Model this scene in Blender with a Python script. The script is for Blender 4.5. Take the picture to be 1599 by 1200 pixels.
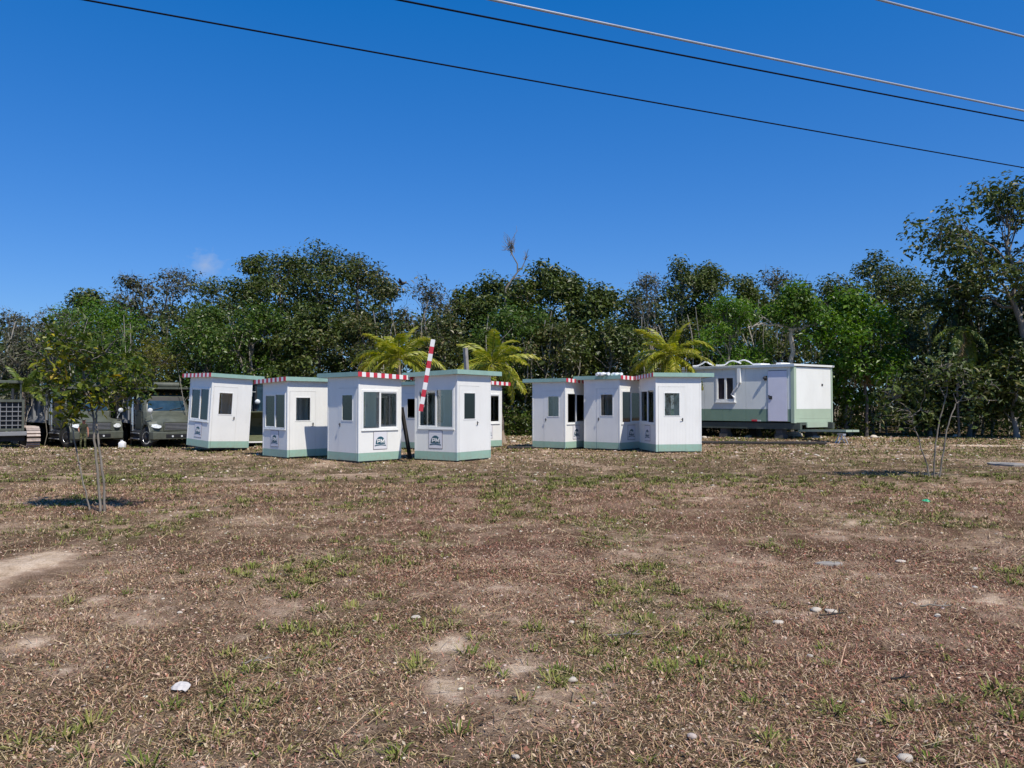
import bpy, bmesh, math, random
import numpy as np
from mathutils import Vector, Matrix

for o in list(bpy.data.objects):
    bpy.data.objects.remove(o)
SC = bpy.context.scene
COL = SC.collection
R = math.radians

# ------------------------------------------------------------------ camera, sky, sun, exposure
EYE = 1.65
F = 1200.0                       # focal length in photograph pixels (1599 wide)
PITCH = math.atan(32 / F)
cam_d = bpy.data.cameras.new('camera')
cam = bpy.data.objects.new('camera', cam_d)
COL.objects.link(cam)
cam.location = (0, 0, EYE)
cam.rotation_euler = (math.pi / 2 + PITCH, 0, 0)
cam_d.sensor_width = 36
cam_d.sensor_fit = 'HORIZONTAL'
cam_d.lens = 36 * F / 1599
cam_d.clip_start = 0.05
cam_d.clip_end = 3000
SC.camera = cam

SUN_AZ, SUN_EL = 55.0, 57.0      # azimuth from +X towards -Y (front right)
SDIR = Vector((math.cos(R(SUN_AZ)) * math.cos(R(SUN_EL)), -math.sin(R(SUN_AZ)) * math.cos(R(SUN_EL)), math.sin(R(SUN_EL))))
world = bpy.data.worlds.new('World')
SC.world = world
world.use_nodes = True
wn, wl = world.node_tree.nodes, world.node_tree.links
wn.clear()
wo = wn.new('ShaderNodeOutputWorld')
bg = wn.new('ShaderNodeBackground')
sky = wn.new('ShaderNodeTexSky')
sky.sky_type = 'NISHITA'
sky.sun_disc = False
sky.sun_elevation = R(SUN_EL)
sky.sun_rotation = math.atan2(SDIR.x, SDIR.y)
sky.air_density = 1.0
sky.dust_density = 0.25
sky.ozone_density = 3.0
hs = wn.new('ShaderNodeHueSaturation')
hs.inputs['Saturation'].default_value = 1.45
hs.inputs['Hue'].default_value = 0.505
hs.inputs['Value'].default_value = 1.25
wl.new(sky.outputs[0], hs.inputs['Color'])
gam = wn.new('ShaderNodeGamma'); gam.inputs[1].default_value = 0.65
wl.new(hs.outputs[0], gam.inputs[0])
tint = wn.new('ShaderNodeMix'); tint.data_type = 'RGBA'; tint.blend_type = 'MULTIPLY'
tint.inputs['Factor'].default_value = 1.0
tint.inputs['B'].default_value = (0.98, 1.50, 2.36, 1)
wl.new(gam.outputs[0], tint.inputs['A'])
# one faint wisp of cloud low over the trees
tc = wn.new('ShaderNodeTexCoord')
mp = wn.new('ShaderNodeVectorMath'); mp.operation = 'SUBTRACT'
cd = Vector(((320 - 799.5) / F, 1.0, (632 - 411) / F)).normalized()
mp.inputs[1].default_value = cd
wl.new(tc.outputs['Generated'], mp.inputs[0])
ms = wn.new('ShaderNodeVectorMath'); ms.operation = 'MULTIPLY'
ms.inputs[1].default_value = (50, 50, 72)
wl.new(mp.outputs[0], ms.inputs[0])
cn = wn.new('ShaderNodeTexNoise'); cn.inputs['Scale'].default_value = 1.6; cn.inputs['Detail'].default_value = 4
wl.new(ms.outputs[0], cn.inputs['Vector'])
ln = wn.new('ShaderNodeVectorMath'); ln.operation = 'LENGTH'
wl.new(ms.outputs[0], ln.inputs[0])
m1 = wn.new('ShaderNodeMath'); m1.operation = 'SUBTRACT'
wl.new(cn.outputs['Fac'], m1.inputs[0])
m2 = wn.new('ShaderNodeMath'); m2.operation = 'MULTIPLY'; m2.inputs[1].default_value = 0.42
wl.new(ln.outputs['Value'], m2.inputs[0]); wl.new(m2.outputs[0], m1.inputs[1])
m3 = wn.new('ShaderNodeMath'); m3.operation = 'MULTIPLY'; m3.use_clamp = True; m3.inputs[1].default_value = 0.75
wl.new(m1.outputs[0], m3.inputs[0])
mx = wn.new('ShaderNodeMix'); mx.data_type = 'RGBA'
mx.inputs['B'].default_value = (6.0, 6.4, 7.2, 1)
wl.new(m3.outputs[0], mx.inputs['Factor']); wl.new(tint.outputs['Result'], mx.inputs['A'])
wl.new(mx.outputs['Result'], bg.inputs[0])
bg.inputs[1].default_value = 0.083
wl.new(bg.outputs[0], wo.inputs[0])

sun_d = bpy.data.lights.new('sun', 'SUN')
sun_d.energy = 5.0
sun_d.angle = R(0.5)
sun_d.color = (1.0, 0.945, 0.84)
sun = bpy.data.objects.new('sun', sun_d)
COL.objects.link(sun)
sun.location = (20, -20, 30)
sun.rotation_euler = (-SDIR).to_track_quat('-Z', 'Y').to_euler()

SC.view_settings.view_transform = 'Standard'
SC.view_settings.look = 'None'
SC.view_settings.exposure = 0.08
SC.view_settings.gamma = 1.0
SC.view_settings.use_curve_mapping = False
SC.render.engine = 'CYCLES'
SC.cycles.max_bounces = 6
SC.cycles.transparent_max_bounces = 10

# ------------------------------------------------------------------ helpers
def P(px, py, Y):
    """photo pixel at depth Y -> world point"""
    u, v = (px - 799.5) / F, (599.5 - py) / F
    sp, cp = math.sin(PITCH), math.cos(PITCH)
    d = Vector((u, cp - v * sp, sp + v * cp))
    t = Y / d.y
    return Vector((d.x * t, Y, EYE + d.z * t))

def sstep(a, b, t):
    t = np.clip((t - a) / (b - a), 0, 1)
    return t * t * (3 - 2 * t)

class VNoise:
    def __init__(s, seed):
        s.g = np.random.default_rng(seed).random((256, 256))
    def __call__(s, x, y):
        xi = np.floor(x).astype(int); yi = np.floor(y).astype(int)
        fx = x - xi; fy = y - yi
        fx = fx * fx * (3 - 2 * fx); fy = fy * fy * (3 - 2 * fy)
        g = s.g
        a = g[xi & 255, yi & 255]; b = g[(xi + 1) & 255, yi & 255]
        c = g[xi & 255, (yi + 1) & 255]; d = g[(xi + 1) & 255, (yi + 1) & 255]
        return (a * (1 - fx) + b * fx) * (1 - fy) + (c * (1 - fx) + d * fx) * fy
def fbm(n, x, y, oct=4):
    s = 0; a = 0.5; t = 0
    for k in range(oct):
        s = s + a * n(x * 2 ** k + 17.3 * k, y * 2 ** k + 5.1 * k); t += a; a *= 0.5
    return s / t
N1, N2, N3, N4 = VNoise(1), VNoise(2), VNoise(3), VNoise(4)

def drop(x, y):
    return -0.55 * sstep(28, 37, y) * sstep(-6, -13, x)
def gz(x, y):
    """ground height"""
    x = np.asarray(x, float); y = np.asarray(y, float)
    near = 1 - sstep(14, 30, y)
    return (drop(x, y) + (fbm(N1, x * 0.35, y * 0.35, 3) - 0.5) * 0.10 * (0.35 + 0.65 * near)
            + (fbm(N2, x * 2.1, y * 2.1, 3) - 0.5) * 0.05 * near)
def G(px, py):
    """photo pixel on the level ground -> (x, y)"""
    d = P(px, py, 1.0) - Vector((0, 0, EYE))
    t = -EYE / d.z
    return d.x * t, d.y * t

def setp(o, label=None, cat=None, group=None, kind=None):
    if label: o['label'] = label
    if cat: o['category'] = cat
    if group: o['group'] = group
    if kind: o['kind'] = kind
    return o
def empty(name, loc=(0, 0, 0), rz=0.0):
    o = bpy.data.objects.new(name, None)
    COL.objects.link(o)
    o.location = loc; o.rotation_euler = (0, 0, rz)
    o.empty_display_size = 0.2
    return o
def link(name, me, mats, parent=None):
    o = bpy.data.objects.new(name, me)
    COL.objects.link(o)
    if mats is not None and len(me.materials) == 0:
        for m in (mats if isinstance(mats, (list, tuple)) else [mats]):
            me.materials.append(m)
    if parent: o.parent = parent
    return o
def copy_tree(o, parent=None):
    c = o.copy(); COL.objects.link(c)
    if parent: c.parent = parent
    for ch in list(o.children):
        copy_tree(ch, c)
    return c

def np_mesh(name, verts, faces, nper, smooth=False, mat_idx=None, colors=None):
    """fast mesh from numpy: faces (M, nper)"""
    verts = np.asarray(verts, np.float32); faces = np.asarray(faces, np.int32)
    me = bpy.data.meshes.new(name)
    me.vertices.add(len(verts)); me.vertices.foreach_set('co', verts.ravel())
    M = len(faces)
    me.loops.add(M * nper); me.loops.foreach_set('vertex_index', faces.ravel())
    me.polygons.add(M)
    me.polygons.foreach_set('loop_start', np.arange(0, M * nper, nper, dtype=np.int32))
    if mat_idx is not None:
        me.polygons.foreach_set('material_index', np.asarray(mat_idx, np.int32))
    me.update(calc_edges=True)
    me.polygons.foreach_set('use_smooth', np.full(M, smooth, dtype=bool))
    if colors is not None:
        at = me.color_attributes.new('Col', 'FLOAT_COLOR', 'POINT')
        c = np.ones((len(verts), 4), np.float32); c[:, :3] = colors
        at.data.foreach_set('color', c.ravel())
    return me

class MB:
    """collects simple solids into one mesh"""
    def __init__(s, fn=None):
        s.v = []; s.f = []; s.m = []; s.fn = fn
    def add(s, vs, fs, mi=0):
        b = len(s.v)
        s.v += [tuple(v) for v in vs]
        s.f += [tuple(b + i for i in f) for f in fs]
        s.m += [mi] * len(fs)
        return s
    def box(s, x0, x1, y0, y1, z0, z1, mi=0):
        return s.add([(x0, y0, z0), (x1, y0, z0), (x1, y1, z0), (x0, y1, z0), (x0, y0, z1), (x1, y0, z1), (x1, y1, z1), (x0, y1, z1)],
                     [(0, 3, 2, 1), (4, 5, 6, 7), (0, 1, 5, 4), (1, 2, 6, 5), (2, 3, 7, 6), (3, 0, 4, 7)], mi)
    def hexa(s, p, mi=0):
        return s.add(p, [(0, 3, 2, 1), (4, 5, 6, 7), (0, 1, 5, 4), (1, 2, 6, 5), (2, 3, 7, 6), (3, 0, 4, 7)], mi)
    def prism(s, poly, axis, a, b, mi=0):
        """poly of 2-D points extruded along axis from a to b"""
        def mk(p, t):
            return {'x': (t, p[0], p[1]), 'y': (p[0], t, p[1]), 'z': (p[0], p[1], t)}[axis]
        n = len(poly)
        vs = [mk(p, a) for p in poly] + [mk(p, b) for p in poly]
        fs = [tuple(range(n - 1, -1, -1)), tuple(range(n, 2 * n))] + [(i, (i + 1) % n, n + (i + 1) % n, n + i) for i in range(n)]
        return s.add(vs, fs, mi)
    def tube(s, pts, rad, n=8, mi=0, cap=True):
        pts = [Vector(p) for p in pts]
        if not isinstance(rad, (list, tuple)): rad = [rad] * len(pts)
        vs = []; fs = []
        up = Vector((0, 0, 1))
        for i, p in enumerate(pts):
            t = (pts[min(i + 1, len(pts) - 1)] - pts[max(i - 1, 0)]).normalized()
            a = t.cross(up)
            if a.length < 1e-3: a = t.cross(Vector((1, 0, 0)))
            a.normalize(); b = a.cross(t)
            for k in range(n):
                an = 2 * math.pi * k / n
                vs.append(p + (a * math.cos(an) + b * math.sin(an)) * rad[i])
        for i in range(len(pts) - 1):
            for k in range(n):
                k2 = (k + 1) % n
                fs.append((i * n + k, (i + 1) * n + k, (i + 1) * n + k2, i * n + k2))
        if cap:
            fs.append(tuple(range(n))); L = (len(pts) - 1) * n
            fs.append(tuple(L + k for k in range(n - 1, -1, -1)))
        return s.add(vs, fs, mi)
    def lathe(s, prof, axis='x', c=(0, 0, 0), n=20, mi=0):
        """prof: list of (along, radius)"""
        vs = []; fs = []
        for (a, r) in prof:
            for k in range(n):
                an = 2 * math.pi * k / n
                q = (r * math.cos(an), r * math.sin(an))
                v = {'x': (a, q[0], q[1]), 'y': (q[0], a, q[1]), 'z': (q[0], q[1], a)}[axis]
                vs.append((v[0] + c[0], v[1] + c[1], v[2] + c[2]))
        for i in range(len(prof) - 1):
            for k in range(n):
                k2 = (k + 1) % n
                fs.append((i * n + k, i * n + k2, (i + 1) * n + k2, (i + 1) * n + k))
        fs.append(tuple(range(n - 1, -1, -1))); L = (len(prof) - 1) * n
        fs.append(tuple(L + k for k in range(n)))
        return s.add(vs, fs, mi)
    def loft(s, secs, mi=0, cap=True):
        n = len(secs[0]); vs = [p for q in secs for p in q]; fs = []
        for i in range(len(secs) - 1):
            for k in range(n):
                k2 = (k + 1) % n
                fs.append((i * n + k, i * n + k2, (i + 1) * n + k2, (i + 1) * n + k))
        if cap:
            fs.append(tuple(range(n - 1, -1, -1))); L = (len(secs) - 1) * n
            fs.append(tuple(L + k for k in range(n)))
        return s.add(vs, fs, mi)
    def ball(s, c, r, mi=0, n=10, m=6):
        rx, ry, rz = r if isinstance(r, (tuple, list)) else (r, r, r)
        vs = [(c[0], c[1], c[2] - rz)]; fs = []
        for i in range(1, m):
            t = -math.pi / 2 + math.pi * i / m
            for k in range(n):
                a = 2 * math.pi * k / n
                vs.append((c[0] + rx * math.cos(t) * math.cos(a), c[1] + ry * math.cos(t) * math.sin(a), c[2] + rz * math.sin(t)))
        vs.append((c[0], c[1], c[2] + rz)); T = len(vs) - 1
        for k in range(n):
            k2 = (k + 1) % n
            fs.append((0, 1 + k2, 1 + k))
            for i in range(m - 2):
                fs.append((1 + i * n + k, 1 + i * n + k2, 1 + (i + 1) * n + k2, 1 + (i + 1) * n + k))
            fs.append((1 + (m - 2) * n + k, 1 + (m - 2) * n + k2, T))
        return s.add(vs, fs, mi)
    def mesh(s, name, mats, smooth=False, bevel=0.0):
        me = bpy.data.meshes.new(name)
        vs = [s.fn(v) for v in s.v] if s.fn else s.v
        me.from_pydata([tuple(v) for v in vs], [], s.f)
        for m in (mats if isinstance(mats, (list, tuple)) else [mats]): me.materials.append(m)
        me.polygons.foreach_set('material_index', s.m)
        bm = bmesh.new(); bm.from_mesh(me)
        bmesh.ops.recalc_face_normals(bm, faces=bm.faces)
        if bevel > 0:
            ed = [e for e in bm.edges if len(e.link_faces) == 2 and e.calc_face_angle(0) > 0.5]
            bmesh.ops.bevel(bm, geom=ed, offset=bevel, segments=2, profile=0.6, affect='EDGES', clamp_overlap=True)
        bm.to_mesh(me); bm.free()
        if smooth:
            me.polygons.foreach_set('use_smooth', [True] * len(me.polygons))
            try: me.set_sharp_from_angle(angle=R(38))
            except Exception: pass
        return me
    def build(s, name, mats, parent=None, smooth=False, bevel=0.0):
        return link(name, s.mesh(name, mats, smooth, bevel), None, parent)

# ------------------------------------------------------------------ materials
def nodes_of(name):
    m = bpy.data.materials.new(name); m.use_nodes = True
    nt = m.node_tree
    return m, nt.nodes, nt.links, nt.nodes['Principled BSDF']
def ramp(nn, stops):
    r = nn.new('ShaderNodeValToRGB')
    e = r.color_ramp.elements
    while len(e) < len(stops): e.new(0.5)
    for i, (p, c) in enumerate(stops):
        e[i].position = p; e[i].color = (*c, 1)
    return r
def paint(name, col, rough=0.5, metal=0.0, var=0.12, scale=3.0, bump=0.0, bscale=40.0, dirt=None, dirt_amt=0.35, spec=0.5):
    """painted / plain surface with uneven colour, stains and fine relief"""
    m, nn, ll, b = nodes_of(name)
    tcn = nn.new('ShaderNodeTexCoord')
    n = nn.new('ShaderNodeTexNoise'); n.inputs['Scale'].default_value = scale; n.inputs['Detail'].default_value = 6
    ll.new(tcn.outputs['Object'], n.inputs['Vector'])
    r = ramp(nn, [(0.3, tuple(c * (1 - var) for c in col)), (0.7, tuple(min(1, c * (1 + var)) for c in col))])
    ll.new(n.outputs['Fac'], r.inputs[0])
    out = r.outputs[0]
    if dirt:
        n2 = nn.new('ShaderNodeTexNoise'); n2.inputs['Scale'].default_value = scale * 2.3; n2.inputs['Detail'].default_value = 8
        n2.inputs['Roughness'].default_value = 0.7
        mp2 = nn.new('ShaderNodeMapping'); mp2.inputs['Scale'].default_value = (1, 1, 0.25); mp2.inputs['Location'].default_value = (3, 7, 1)
        ll.new(tcn.outputs['Object'], mp2.inputs[0]); ll.new(mp2.outputs[0], n2.inputs['Vector'])
        r2 = ramp(nn, [(0.5, (0, 0, 0)), (0.72, (dirt_amt,) * 3)])
        ll.new(n2.outputs['Fac'], r2.inputs[0])
        mixn = nn.new('ShaderNodeMix'); mixn.data_type = 'RGBA'
        mixn.inputs['B'].default_value = (*dirt, 1)
        ll.new(r2.outputs[0], mixn.inputs['Factor']); ll.new(out, mixn.inputs['A'])
        out = mixn.outputs['Result']
    ll.new(out, b.inputs['Base Color'])
    rr = ramp(nn, [(0.3, (max(0.05, rough - 0.08),) * 3), (0.7, (min(1, rough + 0.08),) * 3)])
    ll.new(n.outputs['Fac'], rr.inputs[0]); ll.new(rr.outputs[0], b.inputs['Roughness'])
    b.inputs['Metallic'].default_value = metal
    b.inputs['Specular IOR Level'].default_value = spec
    if bump > 0:
        n3 = nn.new('ShaderNodeTexNoise'); n3.inputs['Scale'].default_value = bscale; n3.inputs['Detail'].default_value = 4
        ll.new(tcn.outputs['Object'], n3.inputs['Vector'])
        bp = nn.new('ShaderNodeBump'); bp.inputs['Strength'].default_value = bump; bp.inputs['Distance'].default_value = 0.01
        ll.new(n3.outputs['Fac'], bp.inputs['Height']); ll.new(bp.outputs[0], b.inputs['Normal'])
    return m
def panel_mat(name, col, dirt):
    """coated steel sandwich panel: fine vertical ribs, dust"""
    m = paint(name, col, 0.42, var=0.03, scale=1.3, dirt=dirt, dirt_amt=0.16)
    nn, ll = m.node_tree.nodes, m.node_tree.links
    b = nn['Principled BSDF']
    tcn = nn.new('ShaderNodeTexCoord')
    sx = nn.new('ShaderNodeSeparateXYZ'); ll.new(tcn.outputs['Object'], sx.inputs[0])
    sn = nn.new('ShaderNodeTexNoise'); sn.inputs['Scale'].default_value = 11; sn.inputs['Detail'].default_value = 7; sn.inputs['Roughness'].default_value = 0.75
    oi = nn.new('ShaderNodeObjectInfo'); va = nn.new('ShaderNodeVectorMath'); ll.new(tcn.outputs['Object'], va.inputs[0]); ll.new(oi.outputs['Random'], va.inputs[1])
    ll.new(va.outputs[0], sn.inputs['Vector'])
    zr_ = nn.new('ShaderNodeMapRange'); zr_.inputs['From Min'].default_value = 0.05; zr_.inputs['From Max'].default_value = 0.62; zr_.inputs['To Min'].default_value = 0.62; zr_.inputs['To Max'].default_value = 0.30
    ll.new(sx.outputs[2], zr_.inputs['Value'])
    gt = nn.new('ShaderNodeMath'); gt.operation = 'SUBTRACT'; ll.new(zr_.outputs[0], gt.inputs[0]); ll.new(sn.outputs['Fac'], gt.inputs[1])
    g2 = nn.new('ShaderNodeMath'); g2.operation = 'MULTIPLY'; g2.use_clamp = True; g2.inputs[1].default_value = 3.0; ll.new(gt.outputs[0], g2.inputs[0])
    g3 = nn.new('ShaderNodeMath'); g3.operation = 'MULTIPLY'; g3.inputs[1].default_value = 0.45; ll.new(g2.outputs[0], g3.inputs[0])
    old = b.inputs['Base Color'].links[0].from_socket
    mm = nn.new('ShaderNodeMix'); mm.data_type = 'RGBA'; mm.inputs['B'].default_value = (*SOILC, 1)
    ll.new(g3.outputs[0], mm.inputs['Factor']); ll.new(old, mm.inputs['A']); ll.new(mm.outputs['Result'], b.inputs['Base Color'])
    ad = nn.new('ShaderNodeMath'); ll.new(sx.outputs[0], ad.inputs[0]); ll.new(sx.outputs[1], ad.inputs[1])
    mu = nn.new('ShaderNodeMath'); mu.operation = 'MULTIPLY'; mu.inputs[1].default_value = 2 * math.pi / 0.05
    ll.new(ad.outputs[0], mu.inputs[0])
    si = nn.new('ShaderNodeMath'); si.operation = 'SINE'; ll.new(mu.outputs[0], si.inputs[0])
    bp = nn.new('ShaderNodeBump'); bp.inputs['Strength'].default_value = 0.25; bp.inputs['Distance'].default_value = 0.004
    ll.new(si.outputs[0], bp.inputs['Height']); ll.new(bp.outputs[0], b.inputs['Normal'])
    return m
def glass_mat(name, tint, refl=0.12):
    m, nn, ll, b = nodes_of(name)
    out = nn['Material Output']
    tr = nn.new('ShaderNodeBsdfTransparent'); tr.inputs[0].default_value = (*tint, 1)
    gl = nn.new('ShaderNodeBsdfGlossy'); gl.inputs['Roughness'].default_value = 0.03
    fr = nn.new('ShaderNodeFresnel'); fr.inputs[0].default_value = 1.5
    ad = nn.new('ShaderNodeMath'); ad.inputs[1].default_value = refl; ad.use_clamp = True
    ll.new(fr.outputs[0], ad.inputs[0])
    mxs = nn.new('ShaderNodeMixShader')
    ll.new(ad.outputs[0], mxs.inputs[0]); ll.new(tr.outputs[0], mxs.inputs[1]); ll.new(gl.outputs[0], mxs.inputs[2])
    ll.new(mxs.outputs[0], out.inputs['Surface'])
    return m
def leaf_mat(name, stops, rough=0.45, transl=0.25, spec=0.5):
    """colour varies from leaf to leaf"""
    m, nn, ll, b = nodes_of(name)
    out = nn['Material Output']
    ge = nn.new('ShaderNodeNewGeometry')
    r = ramp(nn, stops)
    ll.new(ge.outputs['Random Per Island'], r.inputs[0])
    ll.new(r.outputs[0], b.inputs['Base Color'])
    b.inputs['Roughness'].default_value = rough
    b.inputs['Specular IOR Level'].default_value = spec * 0.7
    tl = nn.new('ShaderNodeBsdfTranslucent')
    hsn = nn.new('ShaderNodeHueSaturation'); hsn.inputs['Value'].default_value = 1.5; hsn.inputs['Saturation'].default_value = 1.1
    ll.new(r.outputs[0], hsn.inputs['Color']); ll.new(hsn.outputs[0], tl.inputs[0])
    mxs = nn.new('ShaderNodeMixShader'); mxs.inputs[0].default_value = transl
    ll.new(b.outputs[0], mxs.inputs[1]); ll.new(tl.outputs[0], mxs.inputs[2])
    ll.new(mxs.outputs[0], out.inputs['Surface'])
    return m
def attr_mat(name, rough=0.8, transl=0.0):
    m, nn, ll, b = nodes_of(name)
    a = nn.new('ShaderNodeAttribute'); a.attribute_name = 'Col'
    ll.new(a.outputs['Color'], b.inputs['Base Color'])
    b.inputs['Roughness'].default_value = rough
    b.inputs['Specular IOR Level'].default_value = 0.12
    return m
def bark_mat(name, c0, c1):
    m, nn, ll, b = nodes_of(name)
    tcn = nn.new('ShaderNodeTexCoord')
    mpn = nn.new('ShaderNodeMapping'); mpn.inputs['Scale'].default_value = (6, 6, 1.2)
    ll.new(tcn.outputs['Object'], mpn.inputs[0])
    n = nn.new('ShaderNodeTexNoise'); n.inputs['Scale'].default_value = 3; n.inputs['Detail'].default_value = 8
    n.inputs['Roughness'].default_value = 0.7
    ll.new(mpn.outputs[0], n.inputs['Vector'])
    r = ramp(nn, [(0.32, c0), (0.68, c1)])
    ll.new(n.outputs['Fac'], r.inputs[0]); ll.new(r.outputs[0], b.inputs['Base Color'])
    b.inputs['Roughness'].default_value = 0.9
    bp = nn.new('ShaderNodeBump'); bp.inputs['Strength'].default_value = 0.5; bp.inputs['Distance'].default_value = 0.02
    ll.new(n.outputs['Fac'], bp.inputs['Height']); ll.new(bp.outputs[0], b.inputs['Normal'])
    return m

SOILC = (0.33, 0.25, 0.17)
M = {}
M['white_panel'] = panel_mat('white_panel', (0.81, 0.80, 0.76), (0.55, 0.5, 0.42))
M['green_panel'] = panel_mat('green_panel', (0.295, 0.46, 0.37), (0.3, 0.3, 0.24))
M['green_trim'] = paint('green_trim', (0.29, 0.44, 0.375), 0.45, var=0.06, dirt=(0.2, 0.22, 0.18), dirt_amt=0.3)
M['white_trim'] = paint('white_trim', (0.80, 0.80, 0.77), 0.4, var=0.04, dirt=(0.5, 0.46, 0.4), dirt_amt=0.2)
M['soffit'] = paint('soffit', (0.55, 0.56, 0.56), 0.6, var=0.05)
M['red_paint'] = paint('red_paint', (0.55, 0.028, 0.05), 0.45, var=0.12, dirt=(0.4, 0.2, 0.18), dirt_amt=0.3)
M['white_paint'] = paint('white_paint', (0.80, 0.79, 0.77), 0.45, var=0.05, dirt=(0.5, 0.45, 0.4), dirt_amt=0.25)
M['alu'] = paint('alu', (0.62, 0.63, 0.64), 0.38, metal=0.6, var=0.08)
M['dark_metal'] = paint('dark_metal', (0.03, 0.03, 0.032), 0.5, var=0.2)
M['glass'] = glass_mat('glass', (0.93, 0.95, 0.95), 0.06)
M['dark_glass'] = paint('dark_glass', (0.035, 0.03, 0.04), 0.08, var=0.3, spec=0.6)
M['cab_glass'] = paint('cab_glass', (0.02, 0.045, 0.065), 0.06, var=0.3, spec=0.9)
M['floor_sheet'] = paint('floor_sheet', (0.55, 0.54, 0.5), 0.6)
M['sign_board'] = paint('sign_board', (0.70, 0.69, 0.72), 0.4, var=0.02)
M['sign_edge'] = paint('sign_edge', (0.17, 0.14, 0.16), 0.4, var=0.1)
M['logo_teal'] = paint('logo_teal', (0.015, 0.085, 0.12), 0.4, var=0.06)
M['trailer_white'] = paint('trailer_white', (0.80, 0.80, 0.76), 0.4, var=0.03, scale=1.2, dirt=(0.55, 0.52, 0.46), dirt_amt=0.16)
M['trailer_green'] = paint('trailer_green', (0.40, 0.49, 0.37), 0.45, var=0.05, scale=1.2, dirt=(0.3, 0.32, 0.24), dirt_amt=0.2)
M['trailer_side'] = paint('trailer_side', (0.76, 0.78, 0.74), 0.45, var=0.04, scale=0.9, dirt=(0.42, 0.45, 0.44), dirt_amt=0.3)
M['trailer_green_shaded'] = paint('trailer_green_shaded', (0.20, 0.30, 0.22), 0.45, var=0.06, scale=1.2, dirt=(0.2, 0.24, 0.19), dirt_amt=0.25)  # darker copy of trailer_green, the long side's shade put into the colour
M['door_lilac'] = paint('door_lilac', (0.74, 0.72, 0.80), 0.4, var=0.03)
M['olive_paint'] = paint('olive_paint', (0.085, 0.093, 0.072), 0.42, var=0.16, dirt=(0.16, 0.14, 0.1), dirt_amt=0.25)
M['bed_grey'] = paint('bed_grey', (0.21, 0.215, 0.225), 0.5, var=0.15, dirt=(0.25, 0.22, 0.18), dirt_amt=0.35)
M['loader_olive'] = paint('loader_olive', (0.10, 0.11, 0.062), 0.5, var=0.15, dirt=(0.22, 0.2, 0.14), dirt_amt=0.35)
M['chassis_green'] = paint('chassis_green', (0.07, 0.085, 0.07), 0.6, var=0.2)
M['block_dark'] = paint('block_dark', (0.09, 0.085, 0.08), 0.9, var=0.3)
M['black'] = paint('black', (0.012, 0.012, 0.013), 0.55, var=0.2)
M['rubber'] = paint('rubber', (0.022, 0.021, 0.02), 0.8, var=0.25, dirt=(0.12, 0.1, 0.075), dirt_amt=0.35, bump=0.3)
M['chrome'] = paint('chrome', (0.75, 0.76, 0.77), 0.22, metal=0.9, var=0.06)
M['lamp'] = paint('lamp', (0.58, 0.60, 0.60), 0.12, var=0.3, scale=12)
M['amber'] = paint('amber', (0.5, 0.18, 0.02), 0.25)
M['rust'] = paint('rust', (0.45, 0.37, 0.32), 0.75, var=0.25, dirt=(0.25, 0.17, 0.12), dirt_amt=0.5, scale=6)
M['grey_wood'] = bark_mat('grey_wood', (0.17, 0.155, 0.145), (0.34, 0.32, 0.30))
M['dark_wood'] = bark_mat('dark_wood', (0.012, 0.010, 0.010), (0.035, 0.03, 0.027))
M['bark_grey'] = bark_mat('bark_grey', (0.10, 0.085, 0.068), (0.29, 0.255, 0.21))
M['bark_pale'] = bark_mat('bark_pale', (0.20, 0.175, 0.14), (0.44, 0.40, 0.335))
M['bark_dark'] = bark_mat('bark_dark', (0.05, 0.042, 0.035), (0.17, 0.145, 0.12))
M['bark_palm'] = bark_mat('bark_palm', (0.16, 0.12, 0.085), (0.40, 0.31, 0.235))
M['stone'] = paint('stone', (0.58, 0.51, 0.42), 0.85, var=0.2, scale=9, bump=0.6, bscale=30, dirt=(0.3, 0.24, 0.17), dirt_amt=0.5)
M['concrete'] = paint('concrete', (0.27, 0.245, 0.215), 0.85, var=0.15, scale=6, bump=0.4, dirt=(0.25, 0.2, 0.16), dirt_amt=0.4)
M['plastic_white'] = paint('plastic_white', (0.8, 0.8, 0.8), 0.4, var=0.04, dirt=(0.5, 0.46, 0.4), dirt_amt=0.2)
M['paper'] = paint('paper', (0.5, 0.47, 0.45), 0.7, var=0.1, scale=12)
M['wire_black'] = paint('wire_black', (0.008, 0.008, 0.013), 0.9, spec=0.08)
M['wire_grey'] = paint('wire_grey', (0.34, 0.37, 0.42), 0.4, var=0.08)
M['green_plastic'] = paint('green_plastic', (0.02, 0.30, 0.13), 0.4)
M['feather'] = paint('feather', (0.03, 0.026, 0.022), 0.7, var=0.3, scale=8)

M['leaf_dark'] = leaf_mat('leaf_dark', [(0.0, (0.030, 0.046, 0.006)), (0.5, (0.058, 0.084, 0.012)), (0.86, (0.10, 0.13, 0.024)), (0.95, (0.14, 0.14, 0.042)), (1.0, (0.20, 0.185, 0.07))], 0.45, 0.2)  # palest stops paint sunlit highlights onto a few leaves
M['leaf_mid'] = leaf_mat('leaf_mid', [(0.0, (0.034, 0.062, 0.007)), (0.5, (0.064, 0.108, 0.012)), (0.85, (0.072, 0.135, 0.02)), (0.95, (0.16, 0.20, 0.05)), (1.0, (0.22, 0.24, 0.08))], 0.34, 0.25)  # top stops are leaf highlights put into the colour
M['leaf_bright'] = leaf_mat('leaf_bright', [(0.0, (0.040, 0.095, 0.007)), (0.5, (0.078, 0.165, 0.010)), (0.85, (0.12, 0.21, 0.016)), (1.0, (0.18, 0.25, 0.035))], 0.4, 0.32)
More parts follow.
